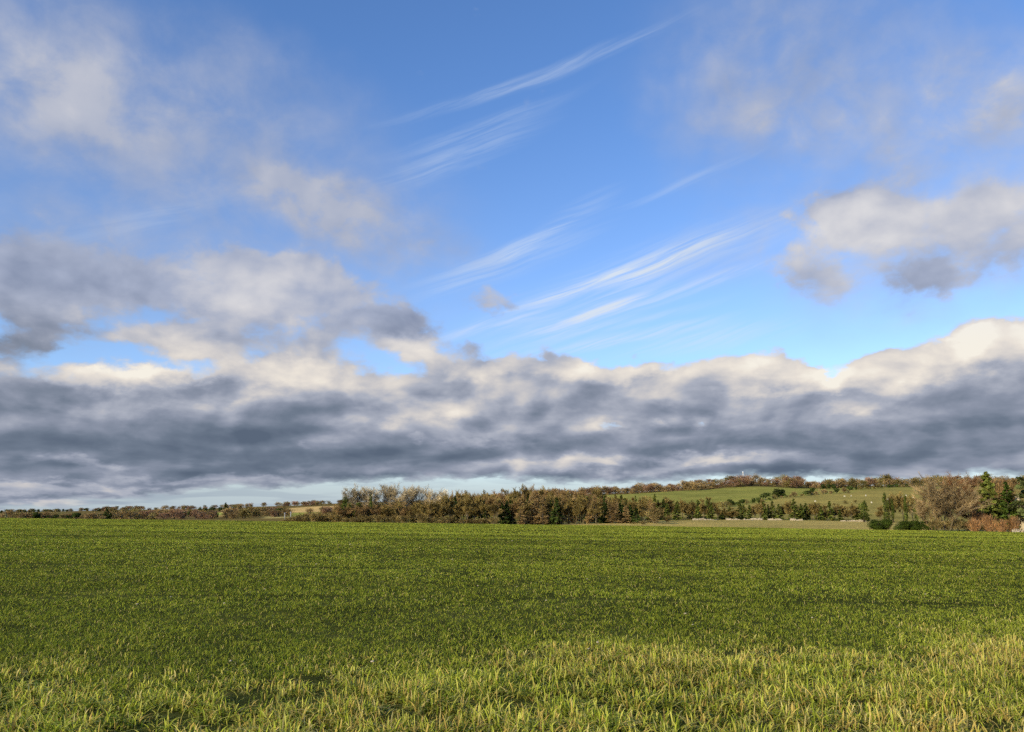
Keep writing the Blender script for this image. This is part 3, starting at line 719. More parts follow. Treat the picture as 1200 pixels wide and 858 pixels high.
# left distance
def scatter(n, p0, p1, y0, y1, kinds, h0, h1, label, group, avoid=(), name='distant_tree'):
    c = 0; tries = 0
    while c < n and tries < n * 30:
        tries += 1
        p = rnd.uniform(p0, p1); Y = rnd.uniform(y0, y1)
        if any(a < p < b and c0 < Y < c1 for a, b, c0, c1 in avoid): continue
        far(rnd.choice(kinds), p, Y, rnd.uniform(h0, h1), label, group, name, w=rnd.uniform(1.5, 2.2)); c += 1
AV = [(228, 272, 1150, 1520), (236, 276, 960, 1160), (336, 412, 1180, 1750), (340, 405, 880, 1240)]
scatter(125, 130, 400, 800, 1300, ['br', 'br', 'red', 'ol'], 7, 13, 'hazy brown bare tree in the wooded slope left of the main wood', 'trees of the left wooded slope', AV)
scatter(105, 120, 420, 1850, 2150, ['br', 'red', 'ol'], 8, 13, 'faint brown tree on the crest of the far left hill', 'trees on the far left crest', AV, 'crest_tree')
scatter(60, -20, 135, 1950, 2130, ['br', 'ol', 'ev'], 6, 10, 'faint low tree on the distant ridge at the far left', 'trees on the distant ridge at the far left', (), 'crest_tree')
scatter(80, -20, 135, 850, 1150, ['br', 'ol', 'br', 'ev'], 5, 10, 'tiny brown tree in the low hedge line at the far left', 'hedge line trees at the far left')
for px, Y, h in [(128, 900, 10), (56, 880, 5), (46, 880, 5), (216, 900, 9), (222, 900, 9), (248, 880, 10), (252, 880, 9), (286, 880, 9), (291, 880, 8), (328, 880, 11), (333, 860, 9), (324, 900, 10)]:
    far('ev', px, Y, h, 'dark evergreen tree dotted among the brown trees of the left slope', 'dark evergreens on the left slope', w=1.1)
far('con', 264, 960, 17, 'single tall dark cypress-like conifer beside a pale patch on the left slope', None, 'tall_conifer', w=.9)
far('con', 125, 900, 14, 'single dark pointed conifer in the low trees at the far left', None, 'pointed_conifer', w=1.1)
far('br', 9, 900, 12, 'rounded bare tree taller than the hedge line at the far left edge', None, 'rounded_tree', w=1.2)
for px in (235, 242, 250, 258, 266, 274, 281, 240, 262, 247, 270):
    far('ev', px, 1600 + rnd.uniform(-30, 30), 9, 'dark plantation tree on the skyline above the pale green field', 'plantation on the left skyline', w=1.5)

# ------------------------------------------------------------------ stone wall along the plantation
def stone_wall(px0, px1, Y0, Y1, label):
    rs = random.Random(int(px0)); m = MB(); cap = MB()
    n = int((px1 - px0) / KX * Y0 / .45)
    e = bpy.data.objects.new('stone_wall', None); COL.objects.link(e)
    x0 = xof(px0, Y0); e.location = (x0, Y0, gz(x0, Y0))
    ang = 0
    for i in range(n):
        t = (i + .5) / n; px = px0 + (px1 - px0) * t; Y = Y0 + (Y1 - Y0) * t; x = xof(px, Y); z = gz(x, Y) - gz(x0, Y0)
        dx = x - x0; dy = Y - Y0; top = .30 + .22 * sin(i * .21 + px0) + .12 * sin(i * .83) + rs.uniform(-.1, .1)
        zz = -.1
        while zz < top - .1:
            hh = rs.uniform(.16, .26); o = rs.uniform(-.04, .04)
            m.box(dx - .22 + o, dx + .225 + o, dy - .25 - rs.uniform(0, .04), dy + .25 + rs.uniform(0, .04), z + zz, z + zz + hh - .012); zz += hh
        cap.box(dx - .2, dx + .2, dy - .2, dy + .2, z + zz, z + zz + rs.uniform(.14, .24))
    link('stone_courses', m.mesh('stone_courses'), M_stone, e); link('coping', cap.mesh('coping'), M_stone, e)
    tag(e, label, 'wall')
for a, b, Y0, Y1, lab in [(811, 840, 338, 339, 'short pale stone wall at the left end, below the tallest young conifers'), (850, 893, 339, 338, 'longest pale stone wall run in front of the shelter belt'),
                          (899, 916, 337, 336, 'short stone wall piece right of the longest run'), (925, 940, 335, 334, 'lower stone wall fragment in the middle of the shelter belt'),
                          (984, 1014, 331, 329, 'pale stone wall ending left of the evergreen bushes')]:
    stone_wall(a, b, Y0, Y1, lab)

# ------------------------------------------------------------------ house at the right edge
def house():
    Y = 200.0; x0 = xof(1196, Y); e = bpy.data.objects.new('stone_house', None); COL.objects.link(e)
    z = gz(x0 + 4, Y) - .2; e.location = (x0, Y, z); e.rotation_euler = (0, 0, R(-12))
    W, D, H, RH = 9.0, 6.5, 4.4, 3.0
    m = MB(); V = [(0, 0, -1), (W, 0, -1), (W, D, -1), (0, D, -1), (0, 0, H), (W, 0, H), (W, D, H), (0, D, H), (0, D / 2, H + RH), (W, D / 2, H + RH)]
    m.add(V, [(0, 1, 5, 4), (2, 3, 7, 6), (3, 0, 4, 7), (1, 2, 6, 5)], [(4, 8, 7), (5, 6, 9)]); link('wall', m.mesh('house_wall'), M_stone, e)
    r = MB(); t = .15
    for s in (0, 1):
        yy0, yy1 = ((-.35, D / 2) if s == 0 else (D + .35, D / 2)); z0, z1 = H - .33, H + RH + .06
        r.add([(-.15, yy0, z0), (W + .3, yy0, z0), (W + .3, yy1, z1), (-.15, yy1, z1), (-.15, yy0, z0 + t), (W + .3, yy0, z0 + t), (W + .3, yy1, z1 + t), (-.15, yy1, z1 + t)],
              [(0, 1, 2, 3), (4, 7, 6, 5), (0, 4, 5, 1), (1, 5, 6, 2), (3, 2, 6, 7), (0, 3, 7, 4)])
    roof = link('roof', r.mesh('house_roof'), M_roof, e)
    c = MB(); c.box(.4, 1.3, D / 2 - .45, D / 2 + .45, H + RH - .8, H + RH + 1.5); c.box(.3, 1.4, D / 2 - .55, D / 2 + .55, H + RH + 1.5, H + RH + 1.65)
    for k in (.6, 1.1): c.tube([(k, D / 2, H + RH + 1.64), (k, D / 2, H + RH + 2.0)], [.13, .11], 8)
    link('chimney', c.mesh('chimney'), M_stone, roof)
    for wx, wz in ((1.6, 1.0), (4.6, 1.0), (1.6, 2.9), (4.6, 2.9)):
        f = MB()
        for b in ((wx - .06, wx, wz - .06, wz + 1.16), (wx + .9, wx + .96, wz - .06, wz + 1.16), (wx, wx + .9, wz - .06, wz), (wx, wx + .9, wz + 1.1, wz + 1.16), (wx + .43, wx + .47, wz, wz + 1.1)):
            f.box(b[0], b[1], -.08, .02, b[2], b[3])
        fo = link('window', f.mesh('window'), M_white, e); g = MB(); g.box(wx, wx + .9, -.03, .01, wz, wz + 1.1); link('pane', g.mesh('pane'), M_glass, fo)
    tag(e, 'pale stone house with a chimney, cut by the right edge under the cedar', 'house')
house()
def low_wall():
    m = MB(); Y = 181.5; rs = random.Random(4); e = bpy.data.objects.new('garden_wall', None); COL.objects.link(e); x0 = xof(1184, Y); z0 = gz(x0, Y); e.location = (x0, Y, z0)
    for i in range(18):
        z = -.3
        while z < .35 + .2 * sin(i): 
            h = rs.uniform(.18, .3); m.box(i * .42, i * .42 + .41, rs.uniform(-.03, .03), .4, z, z + h - .012); z += h
    c = MB()
    for i in range(18): c.box(i * .42 + .02, i * .42 + .38, .03, .37, z0 * 0 + .62 + .2 * sin(i), .74 + .2 * sin(i))
    link('stone_courses', m.mesh('stone_courses'), M_stone, e); link('coping', c.mesh('coping'), M_stone, e)
    tag(e, 'low tumbled garden wall of pale stone at the foot of the last orange bush', 'wall')
low_wall()

# ------------------------------------------------------------------ mast on the hill
def mast():
    px, Y = 873, 1235; x = xof(px, Y); z = gz(x, Y); top = EYE + Y * float(srow(552.2)) - z
    e = bpy.data.objects.new('radio_mast', None); COL.objects.link(e); e.location = (x, Y, z)
    m = MB(); w0, w1 = 1.0, .5
    for k in range(4):
        a = k * pi / 2 + pi / 4; m.tube([(cos(a) * w0, sin(a) * w0, -.5), (cos(a) * w1, sin(a) * w1, top * .86)], [.16, .14], 5)
    n = 10
    for i in range(n):
        for k in range(4):
            a = k * pi / 2 + pi / 4; b = a + pi / 2; t0, t1 = i / n, (i + 1) / n; r0 = w0 + (w1 - w0) * t0; r1 = w0 + (w1 - w0) * t1
            m.tube([(cos(a) * r0, sin(a) * r0, top * .86 * t0), (cos(b) * r1, sin(b) * r1, top * .86 * t1)], [.07, .07], 4)
    link('lattice', m.mesh('lattice'), M_white, e)
    d = MB(); d.tube([(0, 0, top * .8), (0, 0, top * .96)], [.75, .75], 10); d.tube([(0, 0, top * .55), (0, 0, top)], [.12, .09], 6); link('antenna', d.mesh('antenna'), M_white, e)
    tag(e, 'slim white radio mast standing on the wooded top of the right hill', 'mast')
mast()
for px, Y, top, lab in [(334, 640, 600.5, 'pale grey pole, left one of two on the left slope'), (341, 640, 599.5, 'pale grey pole, right one of two on the left slope')]:
    x = xof(px, Y); z = gz(x, Y); h = EYE + Y * float(srow(top)) - z
    e = bpy.data.objects.new('utility_pole', None); COL.objects.link(e); e.location = (x, Y, z)
    m = MB(); m.tube([(0, 0, -.3), (0, 0, h)], [.28, .2], 8); link('pole', m.mesh('pole'), M_greymetal, e)
    m = MB(); m.box(-.9, .9, -.08, .08, h - .9, h - .7); link('crossarm', m.mesh('crossarm'), M_greymetal, e)
    tag(e, lab, 'pole')

# ------------------------------------------------------------------ sheep
def sheep_mesh(seed):
    rs = random.Random(seed)
    import bmesh
    bm = bmesh.new()
    pts = [((-.45, 0, .62), .2), ((-.2, 0, .66), .27), ((.12, 0, .66), .27), ((.42, 0, .66), .2), ((.6, 0, .72), .12), ((.72, 0, .62 if seed % 2 else .35), .09), ((.84, 0, .52 if seed % 2 else .2), .055)]
    vs = [bm.verts.new(p) for p, _ in pts]; rad = [r for _, r in pts]
    ed = [(i, i + 1) for i in range(len(pts) - 1)]
    for b, x in ((0, -.4), (3, .38)):
        for s in (-.13, .13):
            a = bm.verts.new((x, s, .35)); c = bm.verts.new((x - (.04 if b == 0 else 0), s, .18)); d = bm.verts.new((x, s, 0)); k = len(vs); vs += [a, c, d]; rad += [.075, .04, .035]
            ed += [(b, k), (k, k + 1), (k + 1, k + 2)]
    for a, b in ed: bm.edges.new((vs[a], vs[b]))
    me = bpy.data.meshes.new('sheep'); bm.to_mesh(me); bm.free()
    o = bpy.data.objects.new('sheep', me); COL.objects.link(o)
    md = o.modifiers.new('skin', 'SKIN'); 
    sv = me.skin_vertices[0].data if len(me.skin_vertices) else None
    if sv is None: return o
    for i, r in enumerate(rad): sv[i].radius = (r, r)
    sv[1].use_root = True
    o.modifiers.new('sub', 'SUBSURF').levels = 1
    return o
sh = []
def sheep():
    dg = None; protos = []
    for s in (1, 2):
        me = bpy.data.meshes.new('t')
        o = sheep_mesh(s)
        if not len(o.data.skin_vertices):
            bpy.context.view_layer.objects.active = o
        bpy.context.view_layer.update(); dg = bpy.context.evaluated_depsgraph_get()
        em = bpy.data.meshes.new_from_object(o.evaluated_get(dg)); em.name = 'sheep_body'
        em.materials.clear(); em.materials.append(M_wool); bpy.data.objects.remove(o); protos.append(em)
    spots = [(991, 582.5), (999, 581.8), (1016, 581.5), (1041, 586.5), (1058, 583.5), (1071, 584.5), (1084, 583.5), (1022, 590), (956, 588.5), (953, 595), (1063, 582), (1075, 589)]
    for i, (px, row) in enumerate(spots):
        # walk out along the slope until the ground meets this line of sight
        Y = 450.
        while Y < 1050 and EYE + Y * float(srow(row)) > gz(xof(px, Y), Y): Y += 5
        x = xof(px, Y); o = bpy.data.objects.new('sheep', protos[i % 2]); COL.objects.link(o); o.location = (x, Y, gz(x, Y) - .02); o.rotation_euler = (0, 0, rnd.uniform(0, 6.28)); o.scale = (1.35,) * 3
        tag(o, 'white sheep grazing as a tiny dot on the hillside pasture', 'sheep', 'sheep on the hillside pasture')
sheep()

# ------------------------------------------------------------------ pale stones and leaves in the field
def flints():
    protos = []
    for s in range(3):
        import bmesh
        bm = bmesh.new(); bmesh.ops.create_icosphere(bm, subdivisions=2, radius=.5); rs = random.Random(s)
        o = [(rs.uniform(-1, 1), rs.uniform(-1, 1), rs.uniform(-1, 1), rs.uniform(.1, .25)) for _ in range(7)]
        for v in bm.verts:
            k = 1.0
            for a, b, c, w in o: k += w * math.tanh(3 * (v.co.x * a + v.co.y * b + v.co.z * c))
            v.co *= k * .75; v.co.z *= .6
        me = bpy.data.meshes.new('flint'); bm.to_mesh(me); bm.free(); me.materials.append(M_flint); protos.append(me)
    spots = [(600, 636), (803, 723), (277, 669), (345, 665), (370, 666), (640, 707), (200, 702), (263, 710), (310, 696), (466, 681), (497, 706), (606, 691), (688, 685), (773, 681), (855, 662), (812, 737), (700, 765), (270, 783), (690, 768), (437, 784), (1142, 766), (952, 728), (1085, 700), (560, 690), (160, 715), (530, 655), (920, 647), (410, 640), (50, 650), (1050, 660)]
    for i, (px, row) in enumerate(spots):
        s = float(srow(row)); Y = EYE / (-s + FA + FB * (px - 600) / KX) if True else 0
        u = (px - 600) / F / (cos(TH) + (row - 429) / F * sin(TH)); Y = EYE / (-s + FA + FB * u)
        x = u * Y; o = bpy.data.objects.new('flint', protos[i % 3]); COL.objects.link(o)
        k = max(.05, .0026 * Y) * rnd.uniform(.7, 1.1); o.scale = (k, k, k * .8); o.rotation_euler = (0, 0, rnd.uniform(0, 6.28))
        o.location = (x, Y, float(field_z(np.array([x]), np.array([Y]))[0]) + (.05 if i % 4 else .10))
        tag(o, 'pale flint stone lying among the crop of the wide field', 'stone', 'flint stones scattered over the field')
flints()

# ------------------------------------------------------------------ sun
SUN_AZ, SUN_EL = R(-138), R(20)
sd = np.array([sin(SUN_AZ) * cos(SUN_EL), cos(SUN_AZ) * cos(SUN_EL), sin(SUN_EL)])
L = bpy.data.lights.new('sun', 'SUN'); L.energy = 5.0; L.angle = R(.5); L.color = (1, .84, .57)
lo = bpy.data.objects.new('sun', L); COL.objects.link(lo)
from mathutils import Vector
lo.rotation_euler = Vector(sd).to_track_quat('Z', 'Y').to_euler()

# ------------------------------------------------------------------ sky with clouds (all by direction)
W = bpy.data.worlds.new('World'); SC.world = W; W.use_nodes = True
nt = W.node_tree; nt.nodes.clear()
lk = nt.links.new
def n_(t, **kw): return N(nt, t, **kw)
def math_(op, a, b=None, c=None, clamp=False):
    n = n_('ShaderNodeMath', operation=op); n.use_clamp = clamp
    for i, v in enumerate((a, b, c)):
        if v is None: continue
        if isinstance(v, (int, float)): n.inputs[i].default_value = v
        else: lk(v, n.inputs[i])
    return n.outputs[0]
def vmath(op, a, b=None, c=None):
    n = n_('ShaderNodeVectorMath', operation=op)
    for i, v in enumerate((a, b, c)):
        if v is None: continue
        if isinstance(v, (tuple, list)): n.inputs[i].default_value = v
        elif isinstance(v, (int, float)): n.inputs[i].default_value = (v, v, v)
        else: lk(v, n.inputs[i])
    return n
def mrange(v, a, b, c, d, smooth=True, clamp=True):
    n = n_('ShaderNodeMapRange'); n.interpolation_type = 'SMOOTHSTEP' if smooth else 'LINEAR'; n.clamp = clamp
    lk(v, n.inputs[0])
    for i, q in enumerate((a, b, c, d)):
        if isinstance(q, (int, float)): n.inputs[i + 1].default_value = q
        else: lk(q, n.inputs[i + 1])
    return n.outputs[0]
def comb(x, y, z=0.0):
    n = n_('ShaderNodeCombineXYZ')
    for i, v in enumerate((x, y, z)):
        if isinstance(v, (int, float)): n.inputs[i].default_value = v
        else: lk(v, n.inputs[i])
    return n.outputs[0]
def noise(vec, scale, detail=6.0, rough=.55, dist=0.0, dim='3D', lac=2.0):
    n = n_('ShaderNodeTexNoise'); n.noise_dimensions = dim; lk(vec, n.inputs['Vector']); setin(n, {'Scale': scale, 'Detail': detail, 'Roughness': rough, 'Distortion': dist, 'Lacunarity': lac}); return n
def lin(c): return tuple(((v / 255 / 12.92) if v / 255 <= .04045 else ((v / 255 + .055) / 1.055) ** 2.4) for v in c)

tc = n_('ShaderNodeTexCoord'); sep = n_('ShaderNodeSeparateXYZ'); nrm = vmath('NORMALIZE', tc.outputs['Generated']); lk(nrm.outputs[0], sep.inputs[0])
az = math_('MULTIPLY', math_('ARCTAN2', sep.outputs[0], sep.outputs[1]), 18 / pi)      # tens of degrees
el = math_('MULTIPLY', math_('ARCSINE', sep.outputs[2]), 18 / pi)
elp = math_('MAXIMUM', el, 0.0)
def azel(px, row):
    u = (px - 600) / F; v = (429 - row) / F
    d = np.array([u, cos(TH) - v * sin(TH), sin(TH) + v * cos(TH)]); d /= np.linalg.norm(d)
    return math.degrees(math.atan2(d[0], d[1])) / 10, math.degrees(math.asin(d[2])) / 10
BG_K = 10.0
# coordinates for cloud texture: vertical scale tightens towards the horizon, as for layers seen edge on
gy = math_('ADD', math_('LOGARITHM', math_('ADD', elp, .28), math.e), math_('MULTIPLY', elp, .9))
NP = comb(az, gy, 0.0)
P0 = comb(az, el, 0.0)
# large warp of the layout
w1 = noise(NP, 1.1, 3.0, .55); w2 = noise(NP, 3.6, 6.0, .6)
off1 = vmath('MULTIPLY', vmath('SUBTRACT', w1.outputs['Color'], .5).outputs[0], (.55, .30, 0)).outputs[0]
off2 = vmath('MULTIPLY', vmath('SUBTRACT', w2.outputs['Color'], .5).outputs[0], (.36, .25, 0)).outputs[0]
PW = vmath('ADD', vmath('ADD', P0, off1).outputs[0], off2).outputs[0]

def blob_sum(vec, blobs, start=(0., 0., 0.)):
    acc = None
    for px, row, rx, ry, rot, d, l, s in blobs:
        a, e = azel(px, row)
        m = n_('ShaderNodeMapping'); m.vector_type = 'TEXTURE'
        # chained through the running sum so that the nodes are evaluated one after another
        lk(vec if acc is None else vmath('MULTIPLY_ADD', acc, (1e-6, 1e-6, 0), vec).outputs[0], m.inputs['Vector'])
        m.inputs['Location'].default_value = (a, e, 0); m.inputs['Rotation'].default_value = (0, 0, R(rot)); m.inputs['Scale'].default_value = (rx / 161, ry / 161, 1)
        ln = vmath('LENGTH', m.outputs[0]).outputs['Value']
        w = mrange(ln, 0.1, 1.25, 1.0, 0.0)
        n = n_('ShaderNodeVectorMath', operation='MULTIPLY_ADD'); lk(w, n.inputs[0]); n.inputs[1].default_value = (d, l, s)
        if acc is None: n.inputs[2].default_value = start
        else: lk(acc, n.inputs[2])
        acc = n.outputs[0]
    return acc
# px, row, radius x, radius y, rotation, density, light, veil
CUM = [
    # soft veils high up
    (40, 70, 180, 95, -12, .12, .12, .74), (110, 175, 260, 90, -8, .0, .0, .55), (330, 190, 260, 120, -20, 0, 0, .40), (250, 80, 220, 70, -10, 0, 0, .18),
    (930, 60, 200, 130, 0, 0, 0, .52), (1040, 130, 260, 110, -5, .0, .02, .45), (1150, 112, 120, 50, 5, .3, .15, .30), (1150, 270, 220, 100, 15, .10, .05, .5), (880, 280, 130, 50, 10, 0, .1, .25),
    (430, 262, 170, 50, -14, .12, .0, .42), (350, 225, 90, 50, -20, .15, 0, .3), (490, 290, 80, 30, -10, .12, .0, .2),
    # cumulus, left
    (150, 300, 240, 60, 0, .10, .0, .35), (330, 370, 240, 80, 0, .10, .0, .3), (1120, 235, 180, 70, 10, .13, .08, .3), (1000, 280, 140, 60, 5, .08, .08, .1), (420, 260, 150, 50, -14, .1, .05, .2),
    (25, 300, 150, 52, 0, .48, -.12, .25), (90, 352, 105, 42, -5, .52, .05, .15), (15, 355, 70, 60, 0, .5, -.15, .1), (195, 338, 75, 30, -8, .58, -.16, .1), (300, 318, 130, 36, -4, .60, .18, .1), (290, 358, 58, 34, 0, .62, .34, 0),
    (400, 345, 110, 55, -10, .52, .06, .1), (460, 378, 66, 22, -8, .62, -.24, 0), (210, 402, 85, 26, 0, .70, .28, 0), (290, 418, 110, 30, 0, .36, .0, 0), (365, 398, 85, 45, 0, .42, .04, 0),
    (470, 410, 58, 22, 0, .66, .26, 0), (120, 432, 90, 20, 0, .4, .16, 0), (30, 405, 60, 22, 20, .45, -.2, 0), (575, 354, 52, 22, 0, .52, .08, .05), (550, 405, 40, 14, 0, .42, -.1, 0), (530, 425, 50, 16, 0, .5, .12, 0),
    # cumulus, right
    (962, 275, 92, 42, 12, .44, .24, .1), (1005, 240, 70, 30, 0, .4, .15, .1), (1080, 255, 100, 38, 8, .26, .12, .15), (950, 325, 60, 36, -30, .42, .02, .1), (1110, 290, 150, 70, 0, .10, .02, .3), (1010, 215, 90, 40, 0, .2, 0, .1), (1068, 342, 62, 26, -6, .42, -.04, .1), (1130, 325, 70, 28, 0, .4, .0, .1),
    (1040, 185, 60, 26, 0, .1, .0, .2), (908, 145, 26, 26, 0, .3, .1, .1), (975, 140, 30, 14, 0, .3, .1, .1), (1190, 250, 80, 50, 0, .42, .15, .1),
]
acc1 = blob_sum(PW, CUM)
# light and dark parts of the bank, and holes in it
BANK = [
    (130, 512, 330, 62, 0, 0, -.30, 0), (430, 540, 230, 40, 0, 0, -.18, 0), (60, 460, 160, 35, 0, 0, -.14, 0), (330, 480, 140, 35, 0, 0, -.08, 0),
    (1040, 535, 330, 45, 0, 0, -.18, 0), (1130, 485, 160, 40, 5, 0, -.12, 0), (840, 520, 170, 26, 0, 0, -.12, 0), (620, 535, 160, 22, 0, 0, -.12, 0), (800, 562, 260, 12, 0, 0, -.16, 0),
    (1075, 428, 120, 30, 8, .2, .38, 0), (1185, 405, 60, 30, 0, .2, .22, 0), (95, 572, 200, 7, 0, 0, .30, 0), (230, 556, 120, 5, 0, 0, .25, 0), (30, 588, 120, 6, 0, 0, .28, 0), (895, 425, 90, 26, 0, .2, .34, 0), (940, 448, 60, 14, 0, 0, .30, 0), (728, 437, 52, 16, 0, .2, .40, 0), (640, 425, 70, 20, 0, .2, .22, 0),
    (560, 440, 60, 14, 0, 0, .2, 0), (860, 455, 50, 10, 0, 0, .2, 0), (1000, 470, 60, 8, 0, 0, .12, 0), (500, 480, 60, 16, 0, 0, .26, 0), (600, 470, 110, 20, 0, 0, .12, 0), (250, 438, 90, 12, 0, 0, .26, 0), (120, 436, 80, 12, 0, 0, .14, 0), (330, 432, 60, 12, 0, 0, .2, 0),
    (700, 545, 240, 10, 0, 0, .26, 0), (430, 545, 60, 7, 0, 0, .12, 0), (880, 540, 110, 8, 0, 0, .18, 0), (100, 545, 60, 6, 0, 0, .28, 0), (330, 562, 60, 6, 0, 0, .18, 0), (560, 510, 80, 10, 0, 0, .2, 0), (640, 500, 60, 14, 0, 0, .1, 0),
    (708, 495, 22, 10, 0, -.45, .2, 0), (776, 494, 12, 6, 0, -.4, .2, 0), (820, 495, 18, 8, 0, -.55, .2, 0), (495, 511, 10, 6, 0, -.5, .2, 0), (348, 521, 9, 5, 0, -.45, .2, 0), (770, 445, 24, 14, 0, -.3, 0, 0), (780, 470, 14, 8, 0, -.3, .1, 0), (980, 447, 18, 10, 0, -.3, .1, 0),
]
acc2 = blob_sum(PW, BANK)
sA = n_('ShaderNodeSeparateXYZ'); lk(acc1, sA.inputs[0]); sB = n_('ShaderNodeSeparateXYZ'); lk(acc2, sB.inputs[0])

# bank silhouette: top and bottom elevation against azimuth
def curve(pts, vin):
    n = n_('ShaderNodeFloatCurve'); c = n.mapping.curves[0]
    P = [((azel(px, row)[0] + 4) / 8, azel(px, row)[1] / 2) for px, row in pts]
    c.points[0].location = P[0]; c.points[1].location = P[-1]
    for p in P[1:-1]: c.points.new(*p)
    n.mapping.update(); lk(vin, n.inputs['Value'])
    return math_('MULTIPLY', n.outputs[0], 2.0)
psep = n_('ShaderNodeSeparateXYZ'); lk(PW, psep.inputs[0])
azn = math_('MULTIPLY_ADD', psep.outputs[0], 1 / 8, .5, True)
topc = curve([(-60, 425), (60, 440), (150, 436), (260, 440), (360, 430), (440, 440), (520, 436), (600, 418), (650, 416), (700, 430), (760, 428), (800, 430), (900, 412), (950, 420), (985, 440), (1010, 428), (1060, 410), (1120, 400), (1200, 384), (1260, 380)], azn)
botc = curve([(-60, 597), (100, 590), (200, 580), (260, 571), (330, 572), (400, 566), (500, 563), (580, 562), (680, 566), (760, 564), (850, 559), (950, 561), (1000, 562), (1080, 563), (1130, 557), (1260, 559)], math_('MULTIPLY_ADD', az, 1 / 8, .5, True))
bigtop = math_('SUBTRACT', topc, psep.outputs[1])       # >0 below the top edge
bank_t = mrange(bigtop, -.12, .16, 0, 1)
smallw = math_('MULTIPLY', math_('SUBTRACT', w2.outputs['Fac'], .5), .16)
elw = math_('ADD', el, smallw)
bot = math_('SUBTRACT', elw, botc)
bank_b = mrange(bot, -.045, .05, 0, 1)
bank = math_('MULTIPLY', bank_t, bank_b)

# puffy detail, sampled twice: here and a little towards the light (up and to the left)
def puff(vec):
    a = noise(vec, 2.1, 10.0, .60, .25).outputs['Fac']
    v = n_('ShaderNodeTexVoronoi', feature='SMOOTH_F1'); v.voronoi_dimensions = '2D'; v.normalize = True
    setin(v, {'Scale': 3.4, 'Detail': 2.0, 'Roughness': .55, 'Smoothness': .7})
    lk(vmath('MULTIPLY_ADD', w2.outputs['Color'], (.16, .16, 0), vec).outputs[0], v.inputs['Vector'])
    return math_('ADD', a, math_('MULTIPLY', math_('SUBTRACT', .38, v.outputs['Distance']), .26))
pA = puff(NP); pB = puff(vmath('ADD', NP, (-.07, .11, 0)).outputs[0])
pc = noise(NP, .9, 3.0, .5).outputs['Fac']; pcB = noise(vmath('ADD', NP, (-.10, .20, 0)).outputs[0], .9, 3.0, .5).outputs['Fac']
pd = math_('SUBTRACT', pA, .5)
dens = math_('ADD', math_('ADD', sA.outputs[0], math_('MULTIPLY', pd, 1.5)), math_('MULTIPLY', bank, 1.15))
dens = math_('ADD', dens, sB.outputs[0])
low_free = mrange(bot, -.10, .0, 0, 1)
alpha = mrange(dens, .27, .70, 0, 1)
alpha = math_('MULTIPLY', alpha, math_('MAXIMUM', bank_b, mrange(el, .9, 1.1, 0, 1)))
veil = math_('MULTIPLY', sA.outputs[2], math_('MULTIPLY', mrange(pc, .25, .75, .65, 1.12), mrange(pA, .27, .72, .42, 1.2)), None, True)
alpha = math_('SUBTRACT', 1.0, math_('MULTIPLY', math_('SUBTRACT', 1.0, alpha), math_('SUBTRACT', 1.0, veil)))
def soft(vec):
    v = n_('ShaderNodeTexVoronoi', feature='SMOOTH_F1'); v.voronoi_dimensions = '2D'; v.normalize = True
    setin(v, {'Scale': 2.6, 'Detail': 1.0, 'Roughness': .5, 'Smoothness': .8})
    lk(vmath('MULTIPLY_ADD', w2.outputs['Color'], (.22, .20, 0), vec).outputs[0], v.inputs['Vector'])
    return math_('SUBTRACT', noise(vec, 1.9, 3.0, .45, .2).outputs['Fac'], math_('MULTIPLY', v.outputs['Distance'], .34))
sS = soft(NP); sT = soft(vmath('ADD', NP, (-.09, .13, 0)).outputs[0])
relief = math_('ADD', math_('MULTIPLY', math_('SUBTRACT', pA, pB), .45), math_('MULTIPLY', math_('SUBTRACT', sS, sT), .85))
bandn = noise(comb(math_('MULTIPLY', az, .55), math_('MULTIPLY', gy, 2.1), 3.3), 1.5, 4.0, .5, .3).outputs['Fac']
relief = math_('ADD', relief, math_('MULTIPLY', math_('MULTIPLY', math_('SUBTRACT', bandn, .46), bank), .34))
relief = math_('MULTIPLY', relief, mrange(dens, .2, .9, .35, 1))
relief2 = math_('MULTIPLY', math_('SUBTRACT', pc, pcB), .45)
lit = math_('ADD', math_('ADD', .585, math_('MULTIPLY', sA.outputs[1], .8)), math_('MULTIPLY', sB.outputs[1], .72))
lit = math_('ADD', lit, relief); lit = math_('ADD', lit, relief2)
lit = math_('SUBTRACT', lit, math_('MULTIPLY', mrange(bigtop, .05, .55, 0, 1), math_('MULTIPLY', bank, .16)))
lit = math_('ADD', lit, math_('MULTIPLY', mrange(bigtop, .25, -.08, 0, 1), math_('MULTIPLY', bank, .16)))
upw = mrange(el, .95, 1.5, 0, 1)
lit = math_('ADD', math_('MULTIPLY', lit, math_('SUBTRACT', 1.0, math_('MULTIPLY', upw, .45))), math_('MULTIPLY', upw, .27))
ramp = n_('ShaderNodeValToRGB'); els = ramp.color_ramp.elements
stops = [(0, (90, 103, 122)), (.22, (111, 123, 141)), (.42, (141, 149, 167)), (.58, (171, 176, 190)), (.74, (208, 204, 203)), (.90, (234, 226, 216)), (1.0, (246, 240, 228))]
while len(els) < len(stops): els.new(.5)
for e_, (p, c) in zip(els, stops): e_.position = p; e_.color = (*lin(c), 1)
lk(lit, ramp.inputs[0])
cct = n_('ShaderNodeMix', data_type='RGBA'); lk(upw, cct.inputs[0]); cct.inputs[6].default_value = (1, 1, 1, 1); cct.inputs[7].default_value = (.92, .98, 1.10, 1)
cloudc = vmath('SCALE', vmath('MULTIPLY', ramp.outputs[0], cct.outputs[2]).outputs[0]); cloudc.inputs['Scale'].default_value = BG_K
# thin cloud takes the blue behind it: done by alpha

